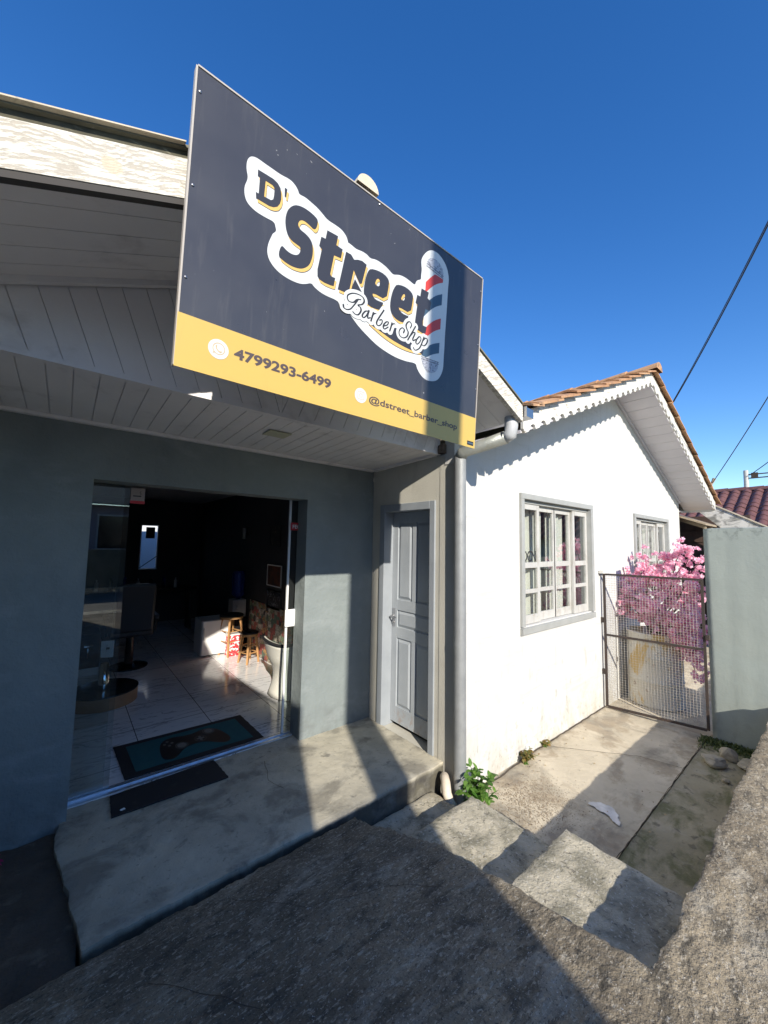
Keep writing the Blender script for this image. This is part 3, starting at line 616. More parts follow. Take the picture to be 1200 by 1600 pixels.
# gable overhang
GY = 1.53
def scallop(x0, x1, rad=.050, pitch=.165, drop=.165):
    """board outline along the rake with a row of round cut-outs along its lower edge"""
    top = []; bot = []; L = abs(x1-x0); n = int(L/.0125)
    for k in range(n+1):
        x = x0+(x1-x0)*k/n; u = (abs(x-x0) % pitch)-pitch/2
        cut = math.sqrt(max(0, rad*rad-u*u))*.95 if abs(u) < rad else 0
        tz = AZ+.19-SL*abs(x-AX); top.append((x, GY, tz)); bot.append((x, GY, tz-drop-.012+cut))
    mb = MB(); n = len(top)
    for P, dy in ((top, 0), (bot, 0), (top, .022), (bot, .022)): mb.v += [(p[0], p[1]+dy, p[2]) for p in P]
    for i in range(n-1):
        mb.f += [(i, n+i, n+i+1, i+1), (2*n+i, 2*n+i+1, 3*n+i+1, 3*n+i), (n+i, 3*n+i, 3*n+i+1, n+i+1), (i, i+1, 2*n+i+1, 2*n+i)]
    mb.f += [(0, 2*n, 3*n, n), (n-1, 2*n-1, 4*n-1, 3*n-1)]
    return mb
scallop(AX-.0005, 2.63).build('scalloped_board', 'scallop', WH)
scallop(AX+.0005, 9.33).build('scalloped_board', 'scallop', WH)
for sgn, xe in ((-1, 2.63), (1, 9.33)):
    mb = MB(); n = int(abs(xe-AX)/.21)
    for k in range(n+1):
        xa = AX+sgn*(.002+k*.21); xb = AX+sgn*min(abs(xe-AX), (k+1)*.21-.005)
        if abs(xb-AX) <= abs(xa-AX): continue
        s = lambda x: AZ+.022-SL*abs(x-AX)
        mb.prism([(xa,GY+.023,s(xa)),(xb,GY+.023,s(xb)),(xb,WY-.002,s(xb)),(xa,WY-.002,s(xa))], (0,0,.014))
    mb.prism([(AX+sgn*.001,GY+.023,AZ+.037),(xe,GY+.023,AZ+.037-SL*abs(xe-AX)),(xe,WY-.002,AZ+.037-SL*abs(xe-AX)),(AX+sgn*.001,WY-.002,AZ+.037)], (0,0,.01))
    mb.build('gable_soffit', 'white_soffit', WH)
    xw = WX1 if sgn > 0 else WX0+.25
    p = [(AX+sgn*.001,WY-.03,wt(AX)-.02),(xw,WY-.03,wt(xw)-.02),(xw,WY-.03,wt(xw)+.020),(AX+sgn*.001,WY-.03,wt(AX)+.020)]
    MB().prism(p, (0,.028,0)).build('soffit_moulding', 'white_soffit', WH)
    xr = xe
    rf = lambda x: AZ+.155-SL*abs(x-AX)
    MB().prism([(AX+sgn*.001,GY+.023,rf(AX)-.03),(xr,GY+.023,rf(xr)-.03),(xr,GY+.023,rf(xr)),(AX+sgn*.001,GY+.023,rf(AX))], (0,7.4,0)).build('roof_deck', 'timber', WH)
B((WX1,WY,2.40),(9.30,8.9,2.425)).build('eave_soffit', 'white_soffit', WH)
MB().prism([(9.31,GY+.023,2.405),(9.33,GY+.023,2.405),(9.33,GY+.023,2.56),(9.31,GY+.023,2.56)], (0,7.3,0)).build('eave_board', 'scallop', WH)
def tiles(O, A, D, La, Ld, course=.34, pitch=.22, amp=.03, thick=.018, lift=.028, jit=.006):
    """overlapping clay tile courses. O ridge corner, A unit along ridge, D unit down slope"""
    O, A, D = Vector(O), Vector(A).normalized(), Vector(D).normalized(); N = A.cross(D); N = N if N.z > 0 else -N
    mb = MB(); n = int(La/.028); nc = int(math.ceil(Ld/course))
    for c in range(nc):
        d0 = c*course-.03; d1 = min(Ld+.06, (c+1)*course+.03); base = len(mb.v)
        for i in range(n+1):
            a = La*i/n; ph = a/pitch; wv = amp*abs(math.sin(math.pi*ph)); tl = int(ph)
            j = jit*math.sin(tl*12.9+c*7.7); jd = .018*math.sin(tl*5.1+c*3.3)
            for dd, hh in ((d0, 0), (d1+jd, lift+j)):
                p = O+A*a+D*dd+N*(wv+hh); mb.v.append(tuple(p)); mb.v.append(tuple(p-N*thick))
        for i in range(n):
            b = base+4*i; q = b+4
            mb.f += [(b, q, q+2, b+2), (b+1, b+3, q+3, q+1), (b+2, q+2, q+3, b+3), (b, b+1, q+1, q)]
        mb.f += [(base, base+2, base+3, base+1), (base+4*n, base+4*n+1, base+4*n+3, base+4*n+2)]
    return mb
dl = math.hypot(1, SL)
tiles((AX, GY-.06, AZ+.195), (0,1,0), (1,0,-SL), 7.4, 3.62*dl, course=.36).build('roof_tiles', 'terracotta', WH)
tiles((AX, GY-.06, AZ+.195), (0,1,0), (-1,0,-SL), 7.4, 3.10*dl, course=.36).build('roof_tiles', 'terracotta', WH)
mb = MB()
for k in range(20):
    y = GY-.09+k*.37; n = 10
    for ya, rr in ((y, .12), (y+.40, .10)):
        for q in range(n+1): a = math.pi*q/n; mb.v.append((AX+rr*math.cos(a), ya, AZ+.19+rr*.85*math.sin(a)))
    b = len(mb.v)-2*(n+1)
    for q in range(n): mb.f.append((b+q, b+q+1, b+n+2+q, b+n+1+q))
    mb.f.append(tuple(b+q for q in range(n+1)))
mb.build('ridge_tiles', 'terracotta', WH)
# windows: sliding timber windows, four sashes with a tall light over two small lights
def window(x0, x1, z0, z1):
    x0 += .004; x1 -= .004; z0 += .004; z1 -= .004
    fw = .055
    f = MB().box((x0-fw,WY-.028,z1),(x1+fw,WY+.10,z1+fw)).box((x0-fw,WY-.028,z0),(x0,WY+.10,z1)).box((x1,WY-.028,z0),(x1+fw,WY+.10,z1))
    f.box((x0,WY+.02,z1-.035),(x1,WY+.10,z1-.0005))
    fo = f.build('window_frame', 'grey_frame', WH, bevel=.003)
    MB().prism([(x0-fw,WY-.030,z0-.075),(x0-fw,WY+.10,z0-.075),(x0-fw,WY+.10,z0-.0005),(x0-fw,WY-.030,z0-.018)], (x1-x0+2*fw,0,0)).build('sill', 'grey_frame', fo, bevel=.003)
    W = (x1-x0)/4; zt = z1-.035
    for k in range(4):
        a = x0+k*W; b = a+W; yy = WY+.030 if k in (0, 3) else WY+.062
        if k in (0, 3): a -= 0; b += 0
        if k in (1, 2): a -= .012; b += .012 
        a += .001; b -= .001
        s = MB(); y1 = yy+.028; st = .046
        s.box((a,yy,z0+.001),(a+st,y1,zt)).box((b-st,yy,z0+.001),(b,y1,zt))
        hs = [(z0+.001,z0+.085),(z0+.295,z0+.335),(z0+.545,z0+.60),(zt-.055,zt)]
        for h0, h1 in hs: s.box((a+st+.0003,yy+.001,h0),(b-st-.0003,y1-.001,h1))
        so = s.build('sash', 'white_sash', fo, bevel=.002)
        so.parent = WH; so.location = -WH.location
        g = B((a+st-.004,yy+.012,z0+.06),(b-st+.004,yy+.016,zt-.05)).build('pane', 'win_glass', so)
    # curtain behind
    cm = MB(); n = 120; 
    def cz(t): return WY+.15+.022*math.sin(t*95)+.01*math.sin(t*37+1)
    for (c0, c1) in ((0, .24), (.27, .41), (.46, .72), (.79, .93)):
        base = len(cm.v); m_ = 24
        for i in range(m_+1):
            t = c0+(c1-c0)*i/m_; X = x0+(x1-x0)*t
            cm.v += [(X, cz(t), z0-.05), (X+.02*math.sin(t*20), cz(t), z1+.1)]
        for i in range(m_): q = base+2*i; cm.f.append((q, q+2, q+3, q+1))
    co = cm.build('curtain', 'curtain', WH, smooth=True)
for wv in WIN: window(*wv)

# ================================================================== downpipe and eave drainage
DP = thing('downpipe', 'silver painted downpipe with elbow at the corner of the white house', 'downpipe', (2.375,1.93,-.25))
MB().tube([(2.378,1.925,-.25),(2.374,1.93,2.40)], .047, 32, False).build('pipe', 'pvc', DP, smooth=True)
MB().lathe([(.0472,0),(.0483,.002),(.0483,.04),(.0472,.042)], (2.376,1.928,.92), 24).build('pipe_collar', 'pvc', DP)
MB().tube([(2.372,1.93,2.385),(2.38,1.90,2.43),(2.418,1.54,2.485)], .048, 24).build('sloping_pipe', 'pvc_dark', DP, smooth=True)
MB().tube([(2.415,1.56,2.482),(2.425,1.512,2.50),(2.425,1.505,2.56),(2.425,1.505,2.70)], .048, 24).build('upper_elbow', 'elbow', DP, smooth=True)
g = MB().box((2.455,1.40,2.615),(2.545,1.98,2.622)).box((2.455,1.40,2.622),(2.460,1.98,2.69)).box((2.540,1.40,2.622),(2.545,1.98,2.68)).box((2.460,1.40,2.622),(2.540,1.406,2.68))
tag(g.build('gutter', M['metal']), 'short grey metal gutter at the eave between the two roofs', 'gutter')

# ================================================================== shop sign
SG = thing('shop_sign', 'large charcoal and yellow barber shop signboard hung on the gable', 'sign', (1.04,1.40,2.28))
SO = Vector((.241,1.40,2.283)); SV = Vector((0,-.065,1.027)).normalized(); SNv = Vector((0,-SV.z,SV.y)); SW, SHt = 1.606, 1.032
def S(u, v, w_=0): return tuple(SO+Vector((u,0,0))+SV*v+SNv*w_)
def sbox(u0,u1,v0,v1,w0,w1):
    return MB().add([S(u0,v0,w1),S(u1,v0,w1),S(u1,v0,w0),S(u0,v0,w0),S(u0,v1,w1),S(u1,v1,w1),S(u1,v1,w0),S(u0,v1,w0)], [(0,1,2,3),(4,7,6,5),(0,4,5,1),(1,5,6,2),(2,6,7,3),(3,7,4,0)])
def sflat(loops, w_, t=.0): 
    """flat vinyl from traced loops (sign units: 0.1 mm)"""
    mb = MB()
    for grp in loops:
        P = [[Vector((x/1e4, y/1e4, 0)) for x, y in lp] for lp in grp]
        allp = [p for lp in P for p in lp]; tri = tessellate_polygon(P)
        mb.add([S(p.x, p.y, w_) for p in allp], [tuple(q) for q in tri])
    return mb
def chaikin(lp, it=1):
    for _ in range(it):
        o = []
        for i in range(len(lp)):
            a, b = lp[i], lp[(i+1) % len(lp)]; o += [(a[0]*.75+b[0]*.25, a[1]*.75+b[1]*.25), (a[0]*.25+b[0]*.75, a[1]*.25+b[1]*.75)]
        lp = o
    return lp
def shift(loops, dx, dy): return [[[(x+dx, y+dy) for x, y in lp] for lp in grp] for grp in loops]
sbox(0,SW,0,SHt,-.018,0).build('panel', 'panel', SG)
mb = MB()
for a in ((-.006,.0,-.004,SHt),(SW,SW+.006,-.004,SHt)): mb.add(*( (q.v, q.f) if 0 else (sbox(a[0],a[1],a[2],a[3],-.024,.003).v, sbox(a[0],a[1],a[2],a[3],-.024,.003).f)))
for a in ((0,SW,SHt,SHt+.006),): q = sbox(*a,-.024,.003); mb.add(q.v, q.f)
mb.build('edging', mat('cream_edging', (.42,.38,.33), .5), SG)
sbox(-.004,SW+.004,-.008,.175,.0005,.0035).build('yellow_band', 'yellow', SG)
LG = {"halo":[[[1967,8469],[1851,8293],[1819,8076],[1835,7858],[1896,7669],[1892,7503],[1815,7259],[1807,7059],[1843,6854],[1935,6682],[2102,6584],[2334,6522],[2668,6515],[3009,6539],[3074,6371],[3119,6225],[2976,6044],[2962,5986],[2849,5655],[2804,5329],[2856,5086],[2972,4908],[3192,4743],[3483,4642],[3850,4605],[4224,4635],[4487,4737],[4750,4911],[4878,4806],[5129,4716],[5465,4678],[5979,4711],[6138,4646],[6172,4488],[6294,4347],[6522,4323],[6747,4395],[6748,4376],[6973,4190],[7324,3970],[7782,3759],[8306,3538],[8897,3409],[9564,3335],[10253,3363],[10936,3493],[11016,3272],[11219,3063],[11519,2880],[11910,2833],[12464,2975],[12782,3274],[13004,3758],[13004,4296],[13016,4960],[13006,5617],[13022,6345],[13044,7321],[13039,7924],[13056,8538],[13074,8972],[12946,9337],[12746,9604],[12467,9797],[12113,9917],[11777,9893],[11497,9778],[11232,9541],[11017,9230],[10901,8958],[10920,8711],[10980,8455],[10945,8153],[10964,7920],[10739,7802],[10615,7660],[10557,7437],[10193,7494],[9857,7531],[9535,7490],[9328,7414],[9059,7287],[8718,7443],[8338,7511],[7973,7517],[7652,7398],[7470,7489],[7175,7500],[6844,7430],[6605,7483],[6419,7503],[6397,7491],[6311,7719],[6050,7887],[5694,7919],[5308,7910],[5047,8041],[4792,8151],[4466,8214],[4208,8258],[3942,8210],[3894,8352],[3733,8499],[3505,8567],[3148,8511],[2796,8522],[2455,8532],[2155,8548]]],"D":[[[2244,8133],[2557,8145],[2858,8153],[3036,8095],[3159,7965],[3210,7755],[3218,7553],[3178,7357],[3085,7181],[2936,7069],[2767,7017],[2249,7018],[2222,7250],[2331,7250],[2336,7869],[2252,7892]],[[2562,7889],[2825,7887],[2904,7841],[2924,7717],[2921,7510],[2898,7360],[2817,7284],[2546,7265]]],"q":[[[3328,8105],[3437,8097],[3411,7756],[3347,7752]]],"S":[[[4892,7637],[4661,7745],[4419,7787],[4184,7794],[3957,7749],[3776,7659],[3604,7470],[3492,7247],[3439,6973],[3449,6700],[3513,6458],[3618,6271],[3772,6178],[4000,6139],[4134,6121],[4168,6031],[4135,5854],[4048,5739],[3921,5675],[3737,5652],[3551,5696],[3344,5813],[3240,5296],[3478,5209],[3773,5162],[4069,5200],[4292,5280],[4511,5468],[4634,5673],[4711,5983],[4721,6280],[4669,6544],[4539,6693],[4336,6783],[4102,6816],[3999,6920],[3989,7056],[4074,7204],[4223,7270],[4460,7230],[4768,7116]]],"t1":[[[5320,7467],[5866,7498],[5810,7068],[6136,7045],[6079,6612],[5730,6570],[5601,5695],[5651,5606],[5857,5626],[5808,5243],[5638,5204],[5343,5182],[5092,5215],[5002,5320],[4981,5604],[5119,6521],[4988,6620],[5059,7045],[5266,7063]]],"r":[[[6317,7041],[6592,7045],[6767,6896],[6972,6999],[7209,7056],[7468,7002],[7264,6020],[7149,5948],[6780,6410],[6620,5454],[6409,5224],[6016,5204],[6162,6095]]],"k":[[[6878,6061],[7346,5577],[6689,5465]]],"e1":[[[7713,6938],[8113,7048],[8533,7060],[8812,6937],[8857,6704],[8733,5868],[7895,5878],[7934,5711],[8119,5627],[8430,5655],[8587,5680],[8476,5404],[8408,5251],[8153,5188],[7749,5164],[7513,5327],[7388,5675],[7405,6085],[7474,6479],[7575,6770]],[[8070,6594],[8192,6692],[8292,6614],[8274,6315],[8004,6317]]],"e2":[[[9338,6923],[9757,7047],[10170,7034],[10451,6892],[10472,6633],[10353,5849],[9533,5885],[9601,5740],[9810,5651],[10101,5659],[10246,5695],[10126,5339],[9902,5208],[9503,5183],[9158,5303],[8999,5578],[8994,6001],[9095,6470],[9213,6737]],[[9764,6592],[9873,6683],[9929,6576],[9874,6311],[9643,6300]]],"t2":[[[11023,7483],[11567,7494],[11496,7163],[11799,7060],[11708,6557],[11387,6518],[11251,5822],[11268,5601],[11556,5619],[11489,5249],[11239,5180],[10797,5241],[10694,5381],[10703,5653],[10789,6498],[10659,6578],[10747,7021],[10965,7025]]],"sw":[[[7712,4339],[7991,4304],[8514,4233],[9170,4096],[9850,4036],[10680,4013],[11262,4097],[11268,4030],[10687,3926],[9980,3863],[9295,3906],[8635,4028],[8101,4203]]],"swd":[[[7988,4344],[8327,4618],[9676,4796],[11432,4359],[11357,4096],[10680,4013],[9850,4036],[9170,4096],[8514,4233]]],"script":[[[6340,4635],[6370,4532],[6509,4500],[6709,4594],[6878,4821],[7047,5089],[7109,5214]],[[7250,5255],[7041,5166],[6866,4973],[6638,4915],[6530,5005],[6550,5169],[6791,5353],[7116,5436],[7360,5402],[7444,5258],[7336,5072],[7129,4945],[7264,4882],[7290,4733],[7161,4522],[6998,4476],[6853,4535]],[[7718,4908],[7550,4839],[7416,4665],[7387,4533],[7477,4509],[7613,4663],[7741,4937],[7685,4692],[7719,4576],[7838,4652]],[[8003,4950],[7948,4736],[7893,4523]],[[7933,4669],[7991,4831],[8084,4950],[8165,4967]],[[8615,5315],[8337,4829],[8226,4579],[8287,4458],[8439,4517],[8556,4707],[8521,4818],[8395,4748]],[[8647,4555],[8877,4705],[8936,4855],[8813,4828],[8667,4646],[8642,4490],[8736,4450],[8938,4623]],[[9162,4900],[9113,4690],[9052,4485]],[[9096,4628],[9159,4797],[9272,4917],[9360,4925]],[[10381,5128],[10456,5312],[10328,5418],[10185,5340],[10083,5146],[10155,4976],[10255,4837],[10184,4613],[9962,4458],[9730,4470],[9645,4611],[9704,4806],[9866,4933],[9987,4869],[9941,4721]],[[10729,5327],[10255,4463]],[[10413,4719],[10605,4967],[10726,4968],[10599,4653],[10637,4555],[10781,4674]],[[11011,4892],[10870,4706],[10823,4532],[10920,4476],[11092,4650],[11172,4837],[11102,4925],[11011,4892]],[[11380,5003],[11171,4451],[11001,4234],[10794,4119],[10665,4208]],[[11303,4770],[11508,5004],[11643,4937],[11565,4703],[11385,4548],[11223,4583]]]}
lp = lambda k, it=0: [chaikin(l, it) if it else l for l in LG[k]]
sflat([lp('halo', 2)], .0012).build('logo_backing', 'vinyl_white', SG)
letters = [lp('D'), lp('q'), lp('S', 2), lp('t1'), lp('r'), lp('e1', 1), lp('e2', 1), lp('t2')]
sflat(shift(letters, 84, -128), .0017).build('lettering_outline', 'vinyl_dark', SG)
sflat(shift(letters, 70, -108), .0021).build('lettering_shadow', 'vinyl_gold', SG)
sflat([lp('k')], .0023).build('lettering_notch', 'vinyl_dark', SG)
sflat(letters, .0026).build('lettering', 'vinyl_dark', SG)
sflat([lp('swd')], .0030).build('swoosh_ground', 'vinyl_dark', SG)
sflat(shift([lp('sw', 1)], 3, -10), .0033).build('swoosh_outline', 'vinyl_dark', SG)
sflat([lp('sw', 1)], .0036).build('swoosh', 'vinyl_gold', SG)
# barber pole: white body, diagonal stripes, engraved caps
PX0, PX1, PB, PT = .1133, .1258, .385, .885
def pl(pts): return [[(x*1e4, y*1e4) for x, y in pts]]
x0, x1 = 1.1300, 1.2600
body = [(x0,.395),(x1,.405),(x1,.875),(x0,.885)]
sflat([pl(body)], .0022).build('pole_body', 'vinyl_white', SG)
def stripe(vc, hgt, rise=.115, bow=.0):
    pts = []; 
    for i in range(9): t = i/8; pts.append((x0+(x1-x0)*t, vc-hgt/2+rise*(t+.12*math.sin(math.pi*t))))
    for i in range(8, -1, -1): t = i/8; pts.append((x0+(x1-x0)*t, vc+hgt/2+rise*(t+.12*math.sin(math.pi*t))))
    return [(px, max(.402, min(.868, py))) for px, py in pts]
for vc in (.765, .505): sflat([pl(stripe(vc,.060))], .0025).build('red_stripe', 'vinyl_red', SG)
sflat([pl(stripe(.64,.062))], .0025).build('navy_stripe', 'vinyl_navy', SG); sflat([pl(stripe(.40,.058,.085))], .0025).build('navy_stripe', 'vinyl_navy', SG)
capT = [(x0,.882)]+[((x0+x1)/2-.065*math.cos(math.pi*i/14), .895+.052*math.sin(math.pi*i/14)) for i in range(15)]+[(x1,.872)]
capB = [(x1,.405)]+[((x0+x1)/2+.064*math.cos(math.pi*i/14), .392-.062*math.sin(math.pi*i/14)) for i in range(15)]+[(x0,.395)]
caps = [sflat([pl(c_)], .0029).build('pole_cap', 'vinyl_grey', SG) for c_ in (capT, capB)]
rims = []
for (a, b, c, d) in ((x0-.002,.880,x1+.002,.870),(x0-.002,.894,x1+.002,.884),(x0-.002,.395,x1+.002,.405),(x0-.002,.383,x1+.002,.393)):
    rims.append(pl([(a,b),(c,d),(c,d+.0022),(a,b+.0022)]))
for i, c_ in enumerate(caps): sflat(rims[2*i:2*i+2], .0033).build('cap_rim', 'ink', c_)
# script lettering from brush strokes, united on a fine grid
def sdf_mesh(segs, grow, w_, step=.0016):
    """segs: (x0,y0,r0,x1,y1,r1); mesh of the union grown by grow"""
    A = np.array(segs); pad = grow+.012
    xs = np.arange(A[:, [0,3]].min()-pad, A[:, [0,3]].max()+pad, step); ys = np.arange(A[:, [1,4]].min()-pad, A[:, [1,4]].max()+pad, step)
    Xg, Yg = np.meshgrid(xs, ys, indexing='ij'); D = np.full(Xg.shape, 9.0)
    for a0, b0, ra, a1, b1, rb in segs:
        dx, dy = a1-a0, b1-b0; t = np.clip(((Xg-a0)*dx+(Yg-b0)*dy)/(dx*dx+dy*dy+1e-12), 0, 1)
        D = np.minimum(D, np.hypot(Xg-a0-t*dx, Yg-b0-t*dy)-(ra+(rb-ra)*t)-grow)
    mb = MB(); cache = {}
    def vid(key, x, y):
        if key not in cache: cache[key] = len(mb.v); mb.v.append(S(x, y, w_))
        return cache[key]
    for i, j in zip(*np.where((np.minimum.reduce([D[:-1,:-1],D[1:,:-1],D[1:,1:],D[:-1,1:]]) < 0))):
        cs = [(i,j),(i+1,j),(i+1,j+1),(i,j+1)]; poly = []
        for k in range(4):
            a, b = cs[k], cs[(k+1) % 4]; da, db = D[a], D[b]
            if da < 0: poly.append(vid(a, xs[a[0]], ys[a[1]]))
            if (da < 0) != (db < 0):
                t = da/(da-db); key = (min(a,b), max(a,b)); poly.append(vid(key, xs[a[0]]+(xs[b[0]]-xs[a[0]])*t, ys[a[1]]+(ys[b[1]]-ys[a[1]])*t))
        if len(poly) > 2: mb.f.append(tuple(poly))
    return mb
def spline(P, n=6):
    out = []
    for i in range(len(P)-1):
        p0, p1, p2, p3 = P[max(i-1,0)], P[i], P[i+1], P[min(i+2,len(P)-1)]
        for k in range(n):
            t = k/n; out.append(tuple(.5*((2*p1[c])+(-p0[c]+p2[c])*t+(2*p0[c]-5*p1[c]+4*p2[c]-p3[c])*t*t+(-p0[c]+3*p1[c]-3*p2[c]+p3[c])*t**3) for c in (0,1)))
    out.append(tuple(P[-1])); return out
segs = []
for stk in LG['script']:
    P = spline([(x/1e4, y/1e4) for x, y in stk])
    for i in range(len(P)-1):
        d = (P[i+1][0]-P[i][0], P[i+1][1]-P[i][1]); L_ = math.hypot(*d)+1e-9
        th = abs(d[1])/L_; r_ = .0017+.0024*(th**2 if d[1] < 0 or len(stk) == 2 else th*.45)
        segs.append((P[i][0], P[i][1], r_, P[i+1][0], P[i+1][1], r_))
sdf_mesh(segs, .0155, .0040, .0035).build('script_backing', 'vinyl_white', SG)
sdf_mesh(segs, .0006, .0046, .0014).build('script_lettering', 'ink', SG)

def text_mesh(txt, size, off=0.0, shear=0.0, space=1.0, font_w=1.0):
    cu = bpy.data.curves.new('t', 'FONT'); cu.body = txt; cu.size = size; cu.offset = off; cu.shear = shear; cu.space_character = space; cu.resolution_u = 4
    o = bpy.data.objects.new('t', cu); C.objects.link(o); dg = bpy.context.evaluated_depsgraph_get(); dg.update()
    me = bpy.data.meshes.new_from_object(o.evaluated_get(dg)); 
    v = [tuple(p.co) for p in me.vertices]; f = [tuple(p.vertices) for p in me.polygons]
    bpy.data.objects.remove(o); bpy.data.curves.remove(cu); bpy.data.meshes.remove(me); return v, f
def stext(name, txt, u0, u1, v0, h, w_, material, off=.0, parent=None):
    """fit text between u0 and u1, capital height h"""
    v, f = text_mesh(txt, 1.0, off); xs = [p[0] for p in v]; a, b = min(xs), max(xs); 
    vd, _ = text_mesh('4', 1.0, off); hh = max(p[1] for p in vd)-min(p[1] for p in vd)
    return MB().add([S(u0+(p[0]-a)/(b-a)*(u1-u0), v0+p[1]/hh*h, w_) for p in v], f).build(name, material, parent)
stext('phone_number', '4799293-6499', .186, .598, .079, .040, .0045, 'vinyl_brown', .034, SG)
stext('account_name', '@dstreet_barber_shop', .806, 1.440, .072, .032, .0045, 'vinyl_brown', .018, SG)
def ell(cx, cy, rx, ry, n=36, a0=0, a1=2*math.pi): return [(cx+rx*math.cos(a0+(a1-a0)*i/n), cy+ry*math.sin(a0+(a1-a0)*i/n)) for i in range(n)]
def ring(cx, cy, r0, r1, n=36):
    return [[(x*1e4,y*1e4) for x,y in ell(cx,cy,r1,r1,n)], [(x*1e4,y*1e4) for x,y in ell(cx,cy,r0,r0,n)]]
tan = mat('tan_icon_line', (.50,.38,.22), .5)
sflat([pl(ell(.132,.092,.035,.035))], .0045).build('messenger_badge', 'vinyl_white', SG)
mb = sflat([ring(.133,.0935,.0185,.0215)], .0050)
q = sflat([pl([(.1175,.083),(.1120,.0735),(.1235,.0775)])], .0052); mb.add(q.v, q.f)
hs = [(.1245,.102),(.1235,.097),(.127,.090),(.133,.0845),(.139,.0830),(.1425,.0855)]
q = sdf_mesh([(hs[i][0],hs[i][1],.0030 if i in(0,4) else .0018,hs[i+1][0],hs[i+1][1],.0018 if i in (0,) else .0030 if i==3 else .0018) for i in range(5)], 0, .0052, .0008); mb.add(q.v, q.f)
mb.build('messenger_icon', tan, SG)
sflat([pl(ell(.758,.0905,.034,.034))], .0045).build('camera_badge', 'vinyl_white', SG)
def rr(cx, cy, s, r_, n=6):
    P = []
    for qx, qy, a in ((1,1,0),(-1,1,90),(-1,-1,180),(1,-1,270)):
        for i in range(n+1): t = R(a+90*i/n); P.append(((cx+qx*(s-r_)+r_*math.cos(t))*1e4, (cy+qy*(s-r_)+r_*math.sin(t))*1e4))
    return P
mb = sflat([[rr(.758,.0905,.0185,.006), rr(.758,.0905,.0165,.0045)], ring(.758,.0905,.0070,.0090), ring(.7675,.100,.0003,.0016,10)], .0050); mb.build('camera_icon', tan, SG)
q = sflat([pl([(1.538,.005),(1.596,.005),(1.596,.029),(1.538,.029)])], .0045); q.build('maker_plate', 'ink', SG)
mb = MB()
for k in range(6): mb.add(*(lambda b: (b.v, b.f))(sflat([pl([(1.543+k*.0085,.013),(1.5485+k*.0085,.013),(1.5485+k*.0085,.021),(1.543+k*.0085,.021)])], .0050)))
mb.build('maker_marks', 'metal', SG)
for u_, v_ in ((.012,.62),(.012,.30),(.012,.95),(.8,1.02),(1.594,.95),(1.594,.35),(1.594,.62)):
    MB().add([S(u_+.0042*math.cos(a), v_+.0042*math.sin(a), .003) for a in [2*math.pi*i/10 for i in range(10)]]+[S(u_, v_, .005)], [(i, (i+1) % 10, 10) for i in range(10)]).build('screw', 'metal', SG)
for xx in (.45, 1.65):   # timber brackets fixing the board to the rake
    zb = gtop(xx)-.10; MB().box((xx-.02,1.382,zb-.02),(xx+.02,1.424,zb+.02)).build('bracket', 'gate_metal', SG)

# ================================================================== gate, green wall, drum, blossom
GT = thing('wire_gate', 'rusty steel gate filled with square wire mesh beside the white house', 'gate', (5.23,1.47,-.25))
G0, G1 = Vector((5.21,1.955,0)), Vector((5.255,1.005,0)); gd = (G1-G0); gl = gd.length; gd.normalize(); gn = Vector((gd.y,-gd.x,0))
def gz(t): return -.225+.055*t, 1.372+.008*t
def GP(t, z): 
    a, b = gz(t); p = G0+gd*(gl*t); return Vector((p.x, p.y, a+(b-a)*z))
def gbar(t0, z0, t1, z1, r_):
    a, b = GP(t0, z0), GP(t1, z1); d = (b-a); q = d.cross(gn).normalized()*r_*2; return MB().obox(a-q/2-gn*r_, d, q, gn*2*r_)
fr = MB()
for a in ((0,0,0,1),(1,0,1,1)): q = gbar(*a, .012); fr.add(q.v, q.f)
for a in ((.013,0,.987,0),(.013,.995,.987,.995),(.013,.533,.987,.527)): q = gbar(*a, .0115); fr.add(q.v, q.f)
fr.build('gate_frame', 'gate_metal', GT)
wm = MB(); nX, nZ = 33, 56
for i in range(1, nX):
    t = i/nX+.003*nz(i, 0, 3, .7); wm.tube([GP(t, .01)+gn*.003*math.sin(i*2.2), GP(t+.002*nz(i,5), .5)+gn*.004*nz(i,2), GP(t, .99)], .0013, 4, False)
for j in range(1, nZ):
    z = j/nZ; wm.tube([GP(.012, z), GP(.5, z+.001*nz(j,1)), GP(.988, z)], .0013, 4, False)
wm.build('wire_mesh', 'mesh_wire', GT)
for z in (.18, .80): B((5.195,1.968,z-.03),(5.225,1.998,z+.03)).build('hinge', 'gate_metal', GT)
B((5.225,.960,.75),(5.28,.990,.80)).build('latch', 'gate_metal', GT)
mb = MB().box((5.17,1.9,1.375),(5.235,1.999,1.415)); tag(slab('mortar_lump', 5.15, 5.27, 1.93, 1.998, 1.41, 1.375, M['white_trim'], step=.015, amp=.012, edge=.012), 'rough mortar lump holding the top gate hinge to the wall', 'mortar lump')

GW = slab('green_wall', 5.31, 5.47, -2.0, .985, lambda x, y: 1.93+.006*fbm(x, y, 0, 5), -.45, M['green_wall'], step=.05, amp=.002, edge=.006, esc=5)
tag(GW, 'sage green painted garden wall right of the wire gate', 'wall')

